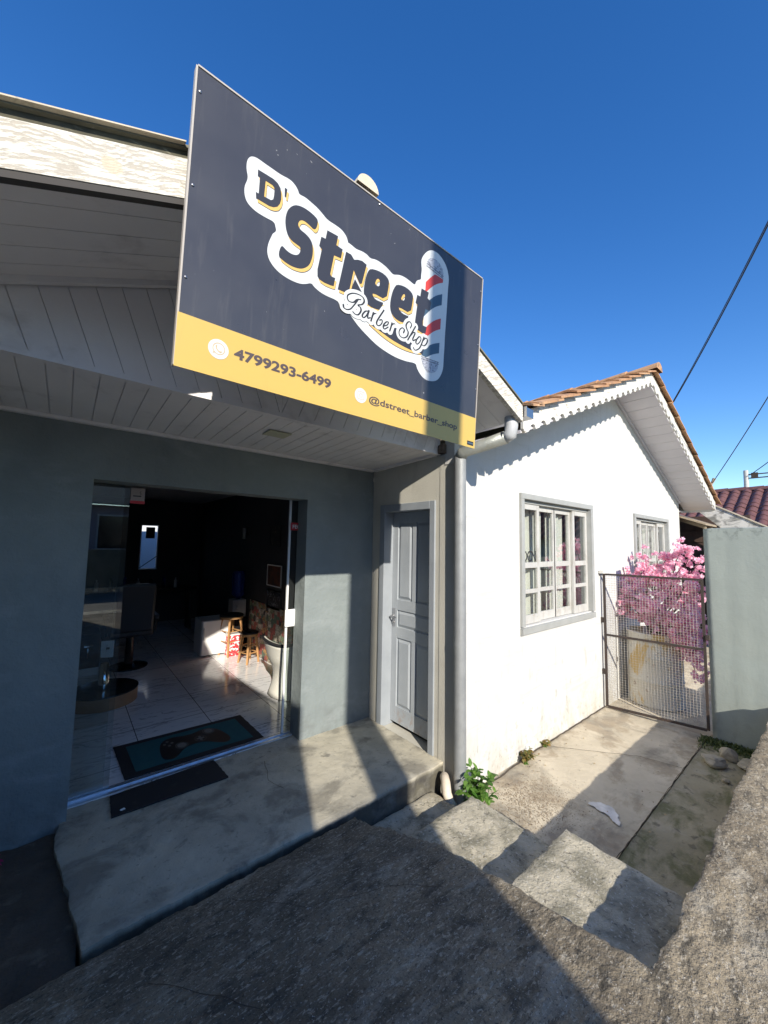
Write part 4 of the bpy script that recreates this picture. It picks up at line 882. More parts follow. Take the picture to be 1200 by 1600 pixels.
DR = thing('metal_drum', 'white and rust stained metal drum behind the wire gate', 'drum', (5.98,1.66,-.27))
dr = MB().lathe([(.30,0),(.305,.01),(.30,.02),(.298,.29),(.306,.305),(.298,.32),(.298,.58),(.306,.595),(.298,.61),(.298,.87),(.308,.885),(.302,.895),(.290,.893),(.288,.60),(.0,.60)], (5.98,1.66,-.265), 40)
dr.build('drum_body', 'drum', DR, smooth=True)
MB().lathe([(.289,.79),(0,.80)], (5.98,1.66,-.265), 24).build('drum_soil', 'soil', DR)
BT = thing('blossom_tree', 'pink blossom tree planted in the drum behind the gate', 'tree', (5.98,1.66,.55))
rb = random.Random(3)
base = Vector((5.98,1.66,.50)); br = MB(); tips = []
def rayP(px, py, X):       # a point of the crown found at depth X from the photograph's measured directions
    d = r2*((px-600)/597.575)+u2*(-(py-800)/597.575)+fwd; t = X/d.x; return Vector((0,0,CAM_Z))+d*t
TG = [(1007,862,6.25),(1003,890,6.1),(1030,870,6.2),(1048,858,6.3),(1068,852,6.2),(1082,862,6.1),(1092,880,6.0),(985,900,6.0),(965,912,5.85),(975,925,5.8),(1000,918,5.9),(1020,893,6.0),
      (1040,900,6.2),(1062,890,6.0),(1085,905,5.9),(1096,925,5.9),(1000,945,5.8),(1020,935,5.7),(985,958,5.85),(1010,965,5.8),(1035,955,5.8),(1045,930,6.0),(1028,975,5.8),(1050,975,5.75),
      (1075,950,5.8),(1082,975,5.75),(1095,960,6.0),(1070,985,5.75),(1090,1000,5.8),(1085,1020,5.8),(1095,1040,5.85),(1092,1060,5.85),(1078,1012,5.75),(1060,915,6.3),(1100,940,6.3),(1050,880,6.4),
      (975,940,5.9),(990,930,6.1),(1015,905,6.2),(1090,985,6.1),(1045,990,5.9)]
fl = MB()
def flower(c, s):
    n = Vector((rb.gauss(-.6,1), rb.gauss(-.4,1), rb.gauss(.3,1))).normalized(); a = n.orthogonal().normalized(); b = n.cross(a); ph = rb.random()*6
    for k in range(5):
        q = ph+2*math.pi*k/5; d = a*math.cos(q)+b*math.sin(q); e = a*math.cos(q+1.57)+b*math.sin(q+1.57); base_ = len(fl.v)
        fl.v += [tuple(c), tuple(c+d*s*.6+e*s*.42+n*s*.18), tuple(c+d*s+n*s*.35), tuple(c+d*s*.6-e*s*.42+n*s*.18)]; fl.f.append((base_, base_+1, base_+2, base_+3))
for ti, (px, py, X) in enumerate(TG):
    T = rayP(px, py, X); T.y = min(T.y, 1.93); mid = base.lerp(T, .5)+Vector((rb.uniform(-.08,.08), rb.uniform(-.08,.08), .12 if T.z > .6 else .28))
    P = [base+Vector((rb.uniform(-.03,.03), rb.uniform(-.03,.03), 0)), base.lerp(mid, .5)+Vector((0,0,.06)), mid, mid.lerp(T, .55)+Vector((rb.uniform(-.04,.04), rb.uniform(-.04,.04), .03)), T]
    br.tube(P, .01, 6, True, [.014,.011,.008,.005,.003])
    tips.append(T)
    for k in range(15):
        t = 1-abs(rb.gauss(0,.17)); t = max(.3, t); c0 = mid.lerp(T, max(0,(t-.5)*2)) if t > .5 else base.lerp(mid, t*2)
        c0 = c0+Vector((rb.gauss(0,.06), rb.gauss(0,.06), rb.gauss(0,.055)))
        for q in range(13):
            c = c0+Vector((rb.gauss(0,.017), rb.gauss(0,.017), rb.gauss(0,.015)))
            if c.y > 1.97: c.y = 1.97-rb.random()*.05
            flower(c, rb.uniform(.015,.027))
for k in range(9):   # bare twigs that poke out
    T = rayP(rb.uniform(970,1100), rb.uniform(842,868), 6.1); s_ = tips[rb.randrange(len(tips))]; br.tube([s_, s_.lerp(T,.5)+Vector((.01,.02,.0)), T], .003, 5, True, [.004,.003,.0015]) if (T-s_).length < .45 and T.y < 1.95 else None
br.build('branches', 'bark', BT); fl.build('crown', 'blossom', BT)

# ================================================================== lean-to and the red roofed house behind
LT = thing('lean_to', 'tan lean-to roof over a dark shed past the end of the white house', 'shed', (10,1.9,-.25))
MB().prism([(8.96,2.75,2.60),(8.96,1.62,2.14),(10.4,1.62,2.14),(10.4,2.75,2.60)], (0,0,.03)).build('roof', 'timber', LT)
mb = MB()
for x in (9.2,9.7,10.2): mb.prism([(x,2.7,2.50),(x+.05,2.7,2.50),(x+.05,1.66,2.075),(x,1.66,2.075)], (0,0,.06))
mb.build('rafters', 'timber', LT)
mb = MB().box((10.45,1.2,-.3),(10.55,4.0,2.4)); mb.build('back_wall', 'dark_wood', LT)
mb = MB()
for k in range(9): mb.box((10.43,1.21,.1+k*.25),(10.449,3.9,.335+k*.25))
mb.build('boarding', 'dark_wood', LT)
MW = MB().prism([(9.9,2.05,2.62),(9.9,1.70,2.60),(9.9,.60,1.93),(9.9,-.8,1.2),(9.9,-.8,-.3),(9.9,1.35,-.3),(9.9,1.45,2.02)], (.14,0,0)).build('masonry_wall', M['weathered'])
tag(MW, 'weathered whitewashed brick gable behind the green wall', 'wall')
cp = MB().prism([(9.88,2.06,2.622),(9.88,1.70,2.602),(9.88,.60,1.932),(9.88,.60,1.955),(9.88,1.70,2.63),(9.88,2.06,2.645)], (.18,0,0)).build('coping', M['cap'])
cp.parent = MW
RH = thing('red_roof_house', 'house with dark red ribbed tile roof beyond the lean-to', 'house', (15,0,0))
tiles((14.6,-9,3.36), (0,1,0), (-1,0,-.46), 14.5, 3.4, course=.30, pitch=.235, amp=.075, thick=.02, lift=.02).build('roof_tiles', 'dark_tile', RH)
tiles((14.6,-9,3.36), (0,1,0), (1,0,-.46), 14.5, 3.4, course=.30, pitch=.235, amp=.075, thick=.02, lift=.02).build('roof_tiles', 'dark_tile', RH)
mb = MB()
for k in range(40):
    y = -9+k*.37; n = 8
    for ya, r_ in ((y,.14),(y+.39,.12)):
        for q in range(n+1): a = math.pi*q/n; mb.v.append((14.6+r_*math.cos(a), ya, 3.36+r_*.8*math.sin(a)))
    b = len(mb.v)-2*(n+1)
    for q in range(n): mb.f.append((b+q, b+q+1, b+n+2+q, b+n+1+q))
mb.build('ridge_tiles', 'dark_tile', RH)
B((11.9,-8.8,-.3),(17.3,5.3,1.95)).build('wall', 'green_wall', RH)
UP = thing('utility_pole', 'thin distant utility pole rising behind the dark red roof', 'utility pole', (17,2.0,0))
MB().tube([(17.0,1.985,0),(17.0,1.985,4.30)], .07, 12, True, [.09,.06]).build('pole', 'pole', UP)
mb = MB().box((16.97,1.25,4.02),(17.03,2.0,4.05)).box((16.97,1.45,4.14),(17.03,1.92,4.17)).box((16.95,1.70,4.02),(17.05,1.86,4.20)); mb.build('crossarm', 'gate_metal', UP)
def cable(name, P0, P1, sag, r_, label, n=24):
    P0, P1 = Vector(P0), Vector(P1); pts = [P0.lerp(P1, i/n)-Vector((0,0,sag*4*(i/n)*(1-i/n))) for i in range(n+1)]
    return tag(MB().tube(pts, r_, 6, True).build(name, M['cable']), label, 'cable')
cable('power_cable', (17.0,1.9,4.13), (12,-1.5,6.6), .25, .012, 'thin cable leaving the distant pole toward the right edge')
cable('power_cable', rayP(1030,665,8.6), rayP(1260,230,5.4), .10, .009, 'thicker of the two steep cables above the red roof, right of the gable')
cable('power_cable', rayP(1030,664,8.7), rayP(1257,231,5.6), .085, .006, 'thin cable running just left of the thicker one above the gable')
cable('power_cable', rayP(1112,756,9.2), rayP(1290,470,6.0), .05, .007, 'single cable ending at the low right corner of the gable roof')
mb = MB().tube([rayP(1110,760,9.15), rayP(1116,748,9.2)], .03, 8, True, [.014,.03]); tag(mb.build('insulator', M['timber']), 'small tan insulator where a cable meets the gable roof', 'insulator')

# ================================================================== small things on the ground
def leafy(name, label, c, hgt, spread, n, leafs, material, cat='weed', seed=1, stem=True):
    rg = random.Random(seed); t = thing(name, label, cat, c); c = Vector(c); st = MB(); lf_ = MB()
    for k in range(n):
        a = rg.random()*6.28; lean = rg.random()*spread; tip = c+Vector((math.cos(a)*lean, math.sin(a)*lean, hgt*(.5+.5*rg.random())))
        P = [c+Vector((rg.uniform(-.02,.02), rg.uniform(-.02,.02), -.01)), c.lerp(tip, .5)+Vector((0,0,.02)), tip]
        st.tube(P, .002, 5, True, [.003,.0022,.0012])
        for q in range(leafs):
            f = rg.uniform(.25, 1); p = P[0].lerp(P[1], f*2) if f < .5 else P[1].lerp(P[2], f*2-1)
            d = Vector((rg.gauss(0,1), rg.gauss(0,1), rg.gauss(.15,.5))).normalized(); e = d.cross(Vector((0,0,1))).normalized(); L_ = rg.uniform(.022,.05)*(1.45 if name == 'green_weed' else 1); n_ = e.cross(d)
            b = len(lf_.v); lf_.v += [tuple(p), tuple(p+d*L_*.35+e*L_*.27+n_*.003), tuple(p+d*L_*.75+e*L_*.2), tuple(p+d*L_-n_*.006), tuple(p+d*L_*.75-e*L_*.2), tuple(p+d*L_*.35-e*L_*.27+n_*.003)]
            lf_.f.append((b,b+1,b+2,b+3,b+4,b+5))
    st.build('stems', 'leaf', t); lf_.build('leaves', material, t); return t
leafy('green_weed', 'bright green leafy weed growing at the foot of the downpipe', (2.45,1.82,-.25), .31, .15, 20, 14, 'leaf', seed=4)
leafy('dry_weed', 'yellowing weed tuft against the base of the white wall', (3.30,1.93,-.245), .12, .13, 16, 9, 'dryleaf', seed=9)
leafy('small_weed', 'tiny weed in the crack of the white wall base past the yellowing tuft', (3.72,1.97,-.245), .05, .10, 9, 6, 'dryleaf', seed=11)
leafy('pink_flower', 'magenta flower in the dark soil left of the porch', (-.20,2.93,-.07), .13, .11, 10, 10, 'magenta', cat='flower', seed=12)
mb = MB(); rg = random.Random(5)
for k in range(1500):
    t = rg.random(); x = 4.98+.35*t*rg.random()+.0; y = .98-t*.42+rg.gauss(0,.05); x = 5.27-abs(rg.gauss(0,.11)); y = rg.uniform(.55,1.06)
    d = Vector((rg.gauss(0,1), rg.gauss(0,1), rg.uniform(.3,1.4))).normalized()*rg.uniform(.015,.04); e = d.cross(Vector((0,0,1))).normalized()*.006
    p = Vector((x, y, -.25)); b = len(mb.v); mb.v += [tuple(p-e), tuple(p+e), tuple(p+d+e*.6), tuple(p+d-e*.6)]; mb.f.append((b,b+1,b+2,b+3))
o = mb.build('weeds', M['moss']); o['kind'] = 'stuff'; o['label'] = 'low green weeds and moss at the foot of the gate post'; o['category'] = 'weeds'
def rock(name, label, c, s, seed, material='rock', sub=3):
    import bmesh
    bm = bmesh.new(); bmesh.ops.create_icosphere(bm, subdivisions=sub, radius=1)
    for v in bm.verts:
        k = 1+.38*noise.noise(v.co*1.3+Vector((seed, 0, 0)))+.10*noise.noise(v.co*4+Vector((seed,3,0)))
        v.co = Vector((v.co.x*s[0]*k, v.co.y*s[1]*k, v.co.z*s[2]*k))+Vector(c)
    me = bpy.data.meshes.new(name); bm.to_mesh(me); bm.free(); me.materials.append(M[material]); o = bpy.data.objects.new(name, me); C.objects.link(o); return tag(o, label, 'rock')
rock('rock', 'largest pale rock lying on the mossy yard near the sidewalk edge', (4.66,.86,-.215), (.075,.085,.055), 2)
rock('rock', 'upright pale rock leaning behind the largest one', (4.88,.80,-.205), (.045,.065,.062), 6)
rock('rock', 'broken flat concrete lump between the rocks and the sidewalk', (4.86,.66,-.225), (.12,.07,.03), 13)
rock('rock', 'small stone in front of the largest rock', (4.40,.74,-.235), (.03,.025,.018), 21)
mb = MB(); rg = random.Random(8)
for k in range(170):
    if k < 110: x, y = rg.uniform(2.4,5.1), rg.uniform(.6,1.95); z = -.243
    elif k < 130: x, y = rg.uniform(.1,1.5), rg.uniform(.5,2.0); z = rz(x,y)+.004
    else: x, y = rg.uniform(1.7,4.5), rg.uniform(-.3,.42); z = .258
    s_ = rg.uniform(.002,.007); a = rg.random()*3; mb.obox((x,y,z-.002), (s_*math.cos(a),s_*math.sin(a),0), (-s_*math.sin(a)*.7,s_*math.cos(a)*.7,0), (0,0,s_*.7))
o = mb.build('grit', M['rock']); o['kind'] = 'stuff'; o['label'] = 'loose grit and crumbs scattered over the concrete'; o['category'] = 'grit'
def scrap(c, s, a, label, material='paper'):
    mb = MB(); P = []
    for k in range(7): q = 2*math.pi*k/7; rr_ = s*(.7+.5*abs(math.sin(q*2.3+a))); P.append((c[0]+rr_*math.cos(q+a), c[1]+rr_*.55*math.sin(q+a), c[2]+.004*math.sin(q*3)))
    mb.prism(P, (0,0,.004)); return tag(mb.build('paper_scrap', M[material]), label, 'litter')
scrap((.80,2.035,-.035), .016, .4, 'small white scrap in the gap before the porch')
scrap((.66,2.0,-.03), .013, 1.9, 'greyer scrap left of the white one before the porch')
scrap((.385,2.96,.014), .013, 2.6, 'tiny white scrap lying on the corner of the rubber mat')
scrap((1.18,.88,.185), .009, .2, 'pale chip on the dark ramp near the bottom edge')
mb = MB(); rg = random.Random(17)
for k in range(150):
    q_ = rg.random()
    if q_ < .45: x, y, z = rg.uniform(4.3,5.25), rg.uniform(.52,1.05), -.243
    elif q_ < .75: x, y, z = rg.uniform(2.6,5.2), rg.uniform(1.8,1.97), -.242
    else: x, y, z = rg.uniform(2.4,5.0), rg.uniform(.55,1.8), -.243
    s_ = rg.uniform(.008,.02); a = rg.random()*6.3; d = Vector((math.cos(a),math.sin(a),rg.uniform(.0,.4))); e = Vector((-math.sin(a),math.cos(a),0))*.4; p = Vector((x,y,z)); b = len(mb.v)
    mb.v += [tuple(p), tuple(p+d*s_*.5+e*s_+Vector((0,0,.003))), tuple(p+d*s_), tuple(p+d*s_*.5-e*s_)]; mb.f.append((b,b+1,b+2,b+3))
o = mb.build('dead_leaves', M['deadleaf']); o['kind'] = 'stuff'; o['label'] = 'dry leaf crumbs scattered over the yard'; o['category'] = 'leaves'
# curved drain pipe stub by the downpipe
P = [Vector((2.345,2.04,-.17))+Vector((-.03*math.sin(a)*1.0-.035*math.sin(a), -.05+.05*math.cos(a)-.06*(a/3.1), .10*math.cos(a/1.0)*.6)) for a in [math.pi*i/10 for i in range(11)]]
tag(MB().tube([(2.36,2.06,-.085),(2.325,2.03,-.055),(2.29,1.985,-.065),(2.268,1.955,-.115),(2.275,1.93,-.17),(2.30,1.925,-.20)], .034, 18, True).build('drain_elbow', M['white_pipe'], smooth=True), 'curved dirty white drain pipe stub beside the downpipe foot', 'drain pipe')

# ================================================================== mats and the interior
def matpoly(name, pts, z, th, material, parent=None, rag=.004):
    P = []
    for i in range(len(pts)):
        a, b = pts[i], pts[(i+1) % len(pts)]; n = 14
        for k in range(n): t = k/n; P.append((a[0]+(b[0]-a[0])*t+rag*nz(a[0]+t*3,i,1,3), a[1]+(b[1]-a[1])*t+rag*nz(i,a[1]+t*3,2,3), z))
    return MB().prism(P, (0,0,th)).build(name, material, parent)
MT = thing('gamepad_doormat', 'teal doormat printed with a black game controller inside the doorway', 'doormat', (.92,3.56,0))
mq = [Vector((.409,3.865,0)), Vector((1.415,3.838,0)), Vector((1.43,3.29,0)), Vector((.431,3.312,0))]
matpoly('rubber_border', [(p.x,p.y) for p in mq], .0035, .009, 'rubber', MT)
def mq_(u_, v_): a = mq[3].lerp(mq[2], u_); b = mq[0].lerp(mq[1], u_); return a.lerp(b, v_)
def mflat(name, uv, z, material):
    P = [mq_(*p) for p in uv]; P = [Vector((p.x, p.y, z)) for p in P]
    return MB().add(P, [tuple(t) for t in tessellate_polygon([P])]).build(name, material, MT)
mflat('carpet_face', [(.075,.10),(.93,.10),(.93,.90),(.075,.90)], .0135, 'teal')
body = [(.26,.30),(.27,.20),(.31,.14),(.355,.18),(.41,.32),(.46,.40),(.54,.42),(.60,.38),(.67,.24),(.72,.18),(.765,.22),(.78,.34),(.765,.52),(.735,.70),(.69,.80),(.62,.82),(.56,.76),(.48,.75),(.42,.80),(.35,.80),(.295,.70),(.27,.52)]
mflat('controller_print', chaikin(body, 2), .0145, 'black')
e_ = lambda cx, cy, rx, ry, n=20: [(cx+rx*math.cos(2*math.pi*i/n), cy+ry*math.sin(2*math.pi*i/n)) for i in range(n)]
for (cx, cy) in ((.425,.47),(.665,.70)): 
    mflat('stick_ring', e_(cx,cy,.046,.105), .0150, 'matgrey'); mflat('stick_rim', e_(cx,cy,.042,.095), .0153, 'black'); mflat('stick_print', e_(cx,cy,.034,.078), .0156, 'matgrey')
mflat('pad_ring', e_(.575,.53,.044,.10), .0150, 'matgrey'); mflat('pad_rim', e_(.575,.53,.041,.093), .0153, 'black')
mflat('pad_print', [(.565,.46),(.585,.46),(.585,.51),(.605,.51),(.605,.555),(.585,.555),(.585,.605),(.565,.605),(.565,.555),(.545,.555),(.545,.51),(.565,.51)], .0156, 'matgrey')
for (cx, cy) in ((.345,.70),(.345,.56),(.318,.63),(.372,.63)): mflat('button_print', e_(cx,cy,.011,.025,12), .0150, 'matgrey')
tag(matpoly('rubber_mat', [(.335,3.165),(.99,3.19),(1.01,2.905),(.325,2.925)], .004, .008, M['rubber']), 'plain black rubber mat on the porch in front of the threshold', 'doormat')

# stools
def stool(c, hgt, rad, label, splay=.05, curve=0, seat='black'):
    t = thing('wooden_stool', label, 'stool', (0,0,0), 'wooden stools inside the shop'); x, y = c
    MB().lathe([(0,hgt),(rad*.9,hgt),(rad,hgt-.012),(rad,hgt-.028),(0,hgt-.03)], (x,y,0), 28).build('seat', seat, t)
    MB().lathe([(0,hgt-.031),(rad*.96,hgt-.031),(rad*.96,hgt-.06),(0,hgt-.061)], (x,y,0), 28).build('seat_ring', 'wood', t)
    L_ = []
    for k in range(4):
        a = math.pi/4+k*math.pi/2+.3; d = Vector((math.cos(a), math.sin(a), 0)); p0 = Vector((x,y,hgt-.06))+d*rad*.72; p1 = Vector((x,y,.004))+d*(rad*.72+splay)
        md = p0.lerp(p1, .5)+d*curve; MB().tube([p0, p0.lerp(md,.5)+d*curve*.4, md, md.lerp(p1,.5)-d*curve*.2, p1], .014, 4, True, [.018,.018,.017,.016,.016]).build('leg', 'wood', t)
        L_.append((p0, p1))
    for f in (.35, .62):
        mb = MB()
        for k in range(4): a = L_[k][0].lerp(L_[k][1], f); b = L_[(k+1) % 4][0].lerp(L_[(k+1) % 4][1], f); mb.tube([a, b], .008, 6)
        mb.build('stretcher', 'wood', t)
    t.location = (0,0,0); return t
stool((1.99,5.93), .60, .17, 'taller wooden stool with curved legs and a cluttered top beside the small fridge', .03, .02, 'rubber')
stool((2.08,5.42), .43, .12, 'lower round stool with black seat nearer the doorway', .05)
bg = thing('gift_box', 'red and white printed box standing under the tall stool', 'box', (2.0,5.9,0))
B((1.93,5.83,.004),(2.09,5.98,.30)).build('box_body', 'red_print', bg, bevel=.004); B((1.925,5.825,.3005),(2.095,5.985,.315)).build('box_lid', 'white_plastic', bg)
fr_ = thing('mini_fridge', 'small white fridge standing on the marble floor behind the stools', 'fridge', (1.78,6.1,0))
B((1.60,6.02,.02),(1.98,6.40,.52)).build('cabinet', 'white_plastic', fr_, bevel=.006); fd = B((1.605,5.985,.03),(1.975,6.018,.515)).build('door', 'white_plastic', fr_, bevel=.008)
B((1.62,5.968,.25),(1.635,5.984,.42)).build('handle', 'metal', fd)
tb = thing('side_cabinet', 'black cabinet carrying the water dispenser in the dark corner', 'cabinet', (2.16,6.3,0))
B((2.0,6.10,.004),(2.28,6.55,.50)).build('carcass', 'black', tb, bevel=.004); B((2.01,6.085,.02),(2.27,6.099,.49)).build('door', 'black_gloss', tb)
wd = thing('water_dispenser', 'grey water dispenser with an upturned blue bottle on the black cabinet', 'dispenser', (2.17,6.2,.5))
B((2.06,6.12,.502),(2.27,6.33,.77)).build('dispenser_body', 'room_wall', wd, bevel=.01)
MB().tube([(2.12,6.12,.66),(2.12,6.09,.66),(2.12,6.085,.64)], .012, 8).build('tap', 'white_plastic', wd)
MB().lathe([(.03,.77),(.05,.80),(.098,.85),(.10,.90),(.095,.93),(.10,.96),(.10,1.05),(.095,1.07),(.10,1.09),(.10,1.17),(.085,1.21),(0,1.215)], (2.17,6.225,0), 24).build('bottle', 'bottle', wd, smooth=True)
# pictures on the right wall
def poster(y0, y1, z0, z1, label, m1, fr='white_plastic'):
    t = thing('wall_poster', label, 'poster', (2.295,(y0+y1)/2,z0)); b_ = .014
    MB().box((2.285,y0,z0),(2.2985,y0+b_,z1)).box((2.285,y1-b_,z0),(2.2985,y1,z1)).box((2.285,y0+b_,z0),(2.2985,y1-b_,z0+b_)).box((2.285,y0+b_,z1-b_),(2.2985,y1-b_,z1)).build('poster_frame', fr, t)
    B((2.290,y0+b_,z0+b_),(2.2980,y1-b_,z1-b_)).build('poster_face', m1, t)
poster(4.93,5.40,1.06,1.36, 'rust coloured poster in a pale frame, upper of the two on the right wall', mat('rust_poster', (.20,.07,.03), .5, var=(.04,.03,.03), vscale=9))
poster(4.92,5.38,.74,1.00, 'black and silver poster under the rust coloured one', mat('silver_poster', (.02,.02,.025), .5, layers=[((.4,.42,.45),(30,30,30),.54,.62,5,.8)]), 'metal')
poster(5.0,5.35,1.62,1.92, 'dim dark poster high on the right wall', mat('dim_poster', (.03,.03,.03), .6, layers=[((.14,.12,.09),(14,14,14),.55,.65,4,.8)]), 'black')
tag(B((2.290,4.5,.004),(2.2985,6.02,.78)).build('sticker_panel', M['stickers']), 'collage of small colourful stickers low on the right interior wall', 'stickers')
lp_ = thing('wall_lamp', 'small grey cylinder lamp fixed in the far right corner, unlit', 'lamp', (2.25,6.3,1.7)); MB().lathe([(0,0),(.035,0),(.035,.18),(0,.18)], (2.24,6.25,1.72), 16).build('lamp_shade', 'metal', lp_); B((2.262,6.24,1.79),(2.2999,6.26,1.81)).build('arm', 'black', lp_)
# tub chair near the doorway, seen from behind
CH = thing('tub_chair', 'cream tub chair with black piped rim just inside the right of the doorway', 'chair', (1.98,4.05,0))
mb = MB(); n = 30; rows = 12; cx, cy = 2.02, 4.06; rim = []
for i in range(n+1):
    a = R(160+175*i/n)                    # open toward the right wall
    tt = i/n; top = .60+.21*(abs(tt-.62)/.62)**1.6*1.0 if tt > .30 else .60+.05*(.3-tt)
    top = .605+.26*max(0, (tt-.38)/.62)**1.3+.035*max(0,(.3-tt)/.3)
    for j in range(rows+1):
        h = j/rows; z = .03+(top-.03)*h; rr_ = .215+.015*(1-h)**2+.13*max(0, h-.35)**1.6*1.5-.045*math.sin(math.pi*min(1, h*1.5))
        mb.v.append((cx+rr_*math.cos(a)*.92, cy+rr_*math.sin(a)*1.25, z))
        if j == rows: rim.append(mb.v[-1])
for i in range(n):
    for j in range(rows): b = i*(rows+1)+j; mb.f.append((b, b+rows+1, b+rows+2, b+1))
sh = mb.build('shell', 'white_lacquer', CH, smooth=True); so = sh.modifiers.new('solid', 'SOLIDIFY'); so.thickness = .035; so.offset = -1
MB().tube([tuple(Vector(p)+Vector((0,0,.004))) for p in rim], .016, 8).build('rim_piping', 'leather', CH, smooth=True)
MB().lathe([(0,.30),(.165,.30),(.175,.34),(.165,.38),(0,.39)], (cx,cy,0), 28).build('seat', 'leather', CH, smooth=True)
MB().lathe([(.12,.004),(.12,.298),(.0,.299)], (cx,cy,0), 20).build('base', 'black', CH)
# round plinth with vase and card
PL = thing('round_plinth', 'low round wooden plinth with black top at the left of the doorway', 'plinth', (.41,4.99,0))
MB().lathe([(.29,.004),(.30,.006),(.30,.125),(.29,.127)], (.41,5.0,0), 48).build('side', 'plinth_wood', PL, smooth=False); MB().lathe([(.304,.1275),(.304,.140),(0,.1405)], (.41,5.0,0), 48).build('top', 'black_gloss', PL)
VS = tag(MB().lathe([(0,.142),(.050,.142),(.052,.15),(.036,.40),(.034,.40),(.03,.16)], (.40,4.98,0), 28).build('chrome_canister', M['chrome'], smooth=True), 'tapered chrome canister standing on the black topped plinth', 'canister')
CD = thing('card_stand', 'white card with a small black mark clipped on a wire in the canister', 'card', (.40,4.93,.4))
MB().tube([(.40,4.975,.30),(.402,4.93,.45),(.402,4.925,.60)], .0025, 6).build('wire', 'metal', CD)
cc = MB().obox((.355,4.935,.47),(.105,-.03,0),(.0005,.004,0),(.0,.012,.165)).build('card', 'white_plastic', CD)
MB().obox((.395,4.921,.55),(.030,-.0085,0),(.0,-.0008,0),(0,.0014,.022)).build('printed_mark', 'ink', CD)
# barber chair, dark, deeper in the room
BC = thing('barber_chair', 'black upholstered barber chair deep in the dark room', 'chair', (.72,5.95,0))
MB().lathe([(0,.004),(.22,.004),(.22,.02),(.05,.05),(.045,.40),(.09,.42),(0,.43)], (.75,6.15,0), 24).build('pedestal', 'black_gloss', BC)
B((.50,5.90,.43),(.98,6.36,.56)).build('seat', 'leather', BC, bevel=.03); MB().obox((.52,5.83,.50),(.44,0,0),(0,.11,0),(0,-.10,.62)).build('backrest', 'leather', BC, bevel=.03)
for x in (.44,.985): MB().box((x,5.95,.62),(x+.06,6.32,.68)).box((x+.02,6.0,.45),(x+.04,6.03,.62)).build('armrest', 'leather', BC, bevel=.012)
MB().tube([(.62,6.36,.40),(.62,6.60,.18),(.90,6.60,.18),(.90,6.36,.40)], .012, 8).build('footrest', 'metal', BC)
LC = thing('low_cabinet', 'low black cabinet with chrome pulls against the left interior wall', 'cabinet', (0,6.2,0))
B((-.5,6.0,.10),(.42,6.5,.50)).build('carcass', 'black', LC, bevel=.004); B((-.5,6.02,.004),(.42,6.48,.0995)).build('plinth', 'white_plastic', LC)
mb = MB()
for x in (-.10,.08,.26): mb.box((x,5.985,.36),(x+.09,5.998,.37)); mb.box((x+.035,5.985,.22),(x+.05,5.998,.34))
mb.build('pulls', 'chrome', LC)
WB = thing('work_counter', 'dark work counter with barber tools along the far side of the room', 'counter', (1.0,8.2,0))
B((.2,8.0,.75),(2.0,8.4,.80)).build('counter_top', 'black_gloss', WB); 
for x in (.25,1.9): B((x,8.05,.004),(x+.05,8.35,.7495)).build('leg', 'black', WB)
rg = random.Random(2)
for k in range(7):
    x = .45+k*.2; tag(MB().lathe([(0,0),(.028,0),(.028,.12+.03*(k%3)),(.012,.14+.03*(k%3)),(.012,.18+.02*(k%3)),(0,.18+.02*(k%3))], (x,8.12,.801), 12).build('spray_bottle', M[('metal','black_gloss','bottle')[k % 3]]), 'barber product bottle on the dark counter deep in the room', 'bottle', 'bottles on the dark counter')
# outside seen through the back window
WNb = thing('back_window', 'narrow bright window in the dark far wall with a card taped on it', 'window', (1.32,9.1,1.07))
MB().box((1.16,9.10,1.07),(1.18,9.16,1.98)).box((1.46,9.10,1.07),(1.48,9.16,1.98)).box((1.18,9.10,1.07),(1.46,9.16,1.09)).box((1.18,9.10,1.96),(1.46,9.16,1.98)).build('window_frame', 'white_plastic', WNb)
B((1.25,9.085,1.70),(1.41,9.092,1.93)).build('dark_card', 'ink', WNb); MB().obox((1.17,9.08,1.09),(.30,0,.24),(0,.006,0),(-.008,0,.014)).build('bar', 'black', WNb)
tag(B((-3,10.6,-.3),(5,10.7,2.1)).build('rear_wall', mat('pale_rear_wall', (.62,.66,.70), .8)), 'pale wall behind the shop seen through the back window', 'wall')
# small signs on the glass
NS = thing('no_smoking_sign', 'small no smoking notice with red strip stuck on the left glass leaf', 'notice', (.38,3.25,1.96))
B((.338,3.252,1.960),(.424,3.2545,2.060)).build('notice_card', mat('aged_notice', (.30,.24,.22), .6), NS)
B((.336,3.2505,1.948),(.426,3.2538,1.968)).build('red_strip', 'redsign', NS)
mb = MB().box((.352,3.2508,1.998),(.402,3.2518,2.006)).tube([(.395,3.2512,2.010),(.402,3.2512,2.02),(.392,3.2512,2.028),(.400,3.2512,2.04)], .0016, 5).build('cigarette_print', 'ink', NS)
CS = thing('closed_sign', 'red hanging sign with white letters behind the right glass leaf', 'notice', (1.63,3.24,1.81))
B((1.578,3.236,1.80),(1.72,3.240,1.87)).build('sign_board', 'redsign', CS)
v, f = text_mesh('FECH', .048, .001); MB().add([(1.592+p[0], 3.2352, 1.817+p[1]) for p in v], f).build('sign_letters', 'white_plastic', CS)
v, f = text_mesh('OCN', 1.0, .012, 0, .86); xs_ = [p[0] for p in v]; a0, b0 = min(xs_), max(xs_)
tag(MB().add([(3.462+(p[0]-a0)/(b0-a0)*.262, WY+.0405, 1.545+p[1]*.15) for p in v], f).build('window_lettering', M['ink']), 'thin black letters on the left sash of the nearer window', 'lettering')

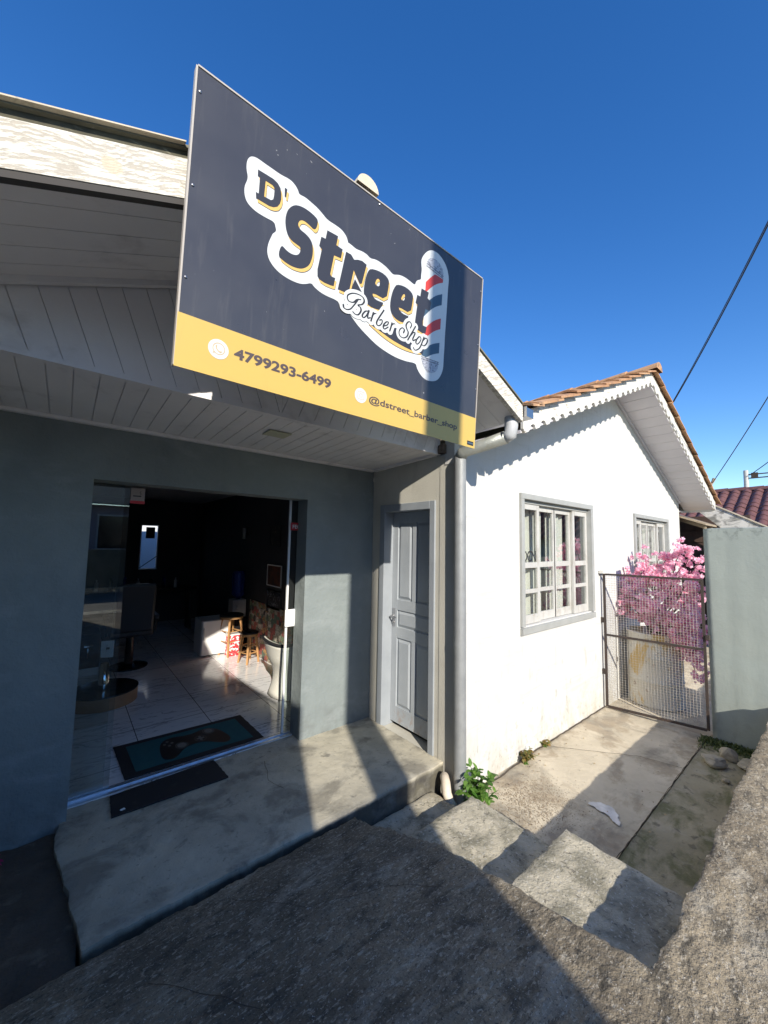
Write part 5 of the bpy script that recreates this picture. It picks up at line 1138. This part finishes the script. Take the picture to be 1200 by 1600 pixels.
# ================================================================== behind the camera: what throws the shade and stands in the reflections
NB = thing('shade_neighbour_house', 'added unseen house close beside the shop on the left, roof line shaped for the shadow edges', 'house', (-3,0,0))
prof = [(-2.45,3.13),(-1.2,3.00),(-.25,2.90),(.25,3.0),(.7,3.13),(6.5,3.13)]  # roof line shaped so that its shadow edges fall in place
MB().prism([(-6,-2.45,-.44),(-6,6.5,-.44)]+[(-6,y,z) for y, z in reversed(prof)], (5.345,0,0)).build('wall', 'caster_wall', NB)
MB().prism([(-6.05,y,z+.001) for y, z in prof]+[(-6.05,y,z+.036) for y, z in reversed(prof)], (5.396,0,0)).build('roof', 'cement', NB)
PR = thing('shade_pillar', 'added unseen pillar that shades the ramp, at the corner of the neighbouring house', 'pillar', (-.34,-2.3,.25))  # added out of view to keep sun off the ramp
B((-.65,-2.45,.2),(-.05,-2.12,2.16)).build('shade_pillar_body', 'caster_wall', PR); B((-.652,-2.47,2.16),(-.03,-2.10,2.20)).build('cap', 'cement', PR); B((-.50,-2.12,1.3),(-.2,-2.10,1.75)).build('shade_pillar_door', 'gate_metal', PR)
SP = thing('street_pole', 'thick concrete street pole at the kerb', 'utility pole', (-.90,-4.45+1.6,0))
PXY = (.985-.42*2.86, -2.86)
MB().tube([(PXY[0],PXY[1],.2),(PXY[0],PXY[1],8.5)], .15, 24, True, [.165,.115]).build('pole', 'pole', SP)
MB().box((PXY[0]-.9,PXY[1]-.05,7.6),(PXY[0]+.9,PXY[1]+.05,7.7)).build('crossarm', 'timber', SP)
AH = thing('house_across', 'shaded house across the street behind a low wall', 'house', (1,-12,.25))
MB().box((-6,-15,.2),(7,-11,2.9)).build('wall', mat('dull_violet_wall', (.20,.19,.24), .9), AH)
MB().prism([(-6.5,-10.5,2.9),(7.5,-10.5,2.9),(4.2,-12.8,3.9),(-3.2,-12.8,3.9)], (0,-.05,.06)).build('roof', 'cement', AH)
for x in (-2.5,.9,3.6): fo = MB().box((x,-11,1.3),(x+1.5,-10.97,2.5)).build('window', 'black_gloss', AH); MB().box((x-.06,-10.98,2.501),(x+1.56,-10.94,2.56)).box((x-.06,-10.98,1.24),(x+1.56,-10.94,1.299)).box((x-.06,-10.98,1.299),(x-.001,-10.94,2.501)).box((x+1.501,-10.98,1.299),(x+1.56,-10.94,2.501)).build('window_frame', 'frame_paint', fo)
tag(B((-12,-7.5,.2),(16,-7.36,1.35)).build('street_wall', mat('mossy_street_wall', (.13,.14,.12), .95, var=(.07,.08,.06), vscale=3)), 'mossy low wall along the far side of the street', 'wall')

for o in list(scn.objects):
    if o.type == 'MESH' and o.parent is None and 'kind' not in o and 'category' not in o: o['kind'] = 'structure'
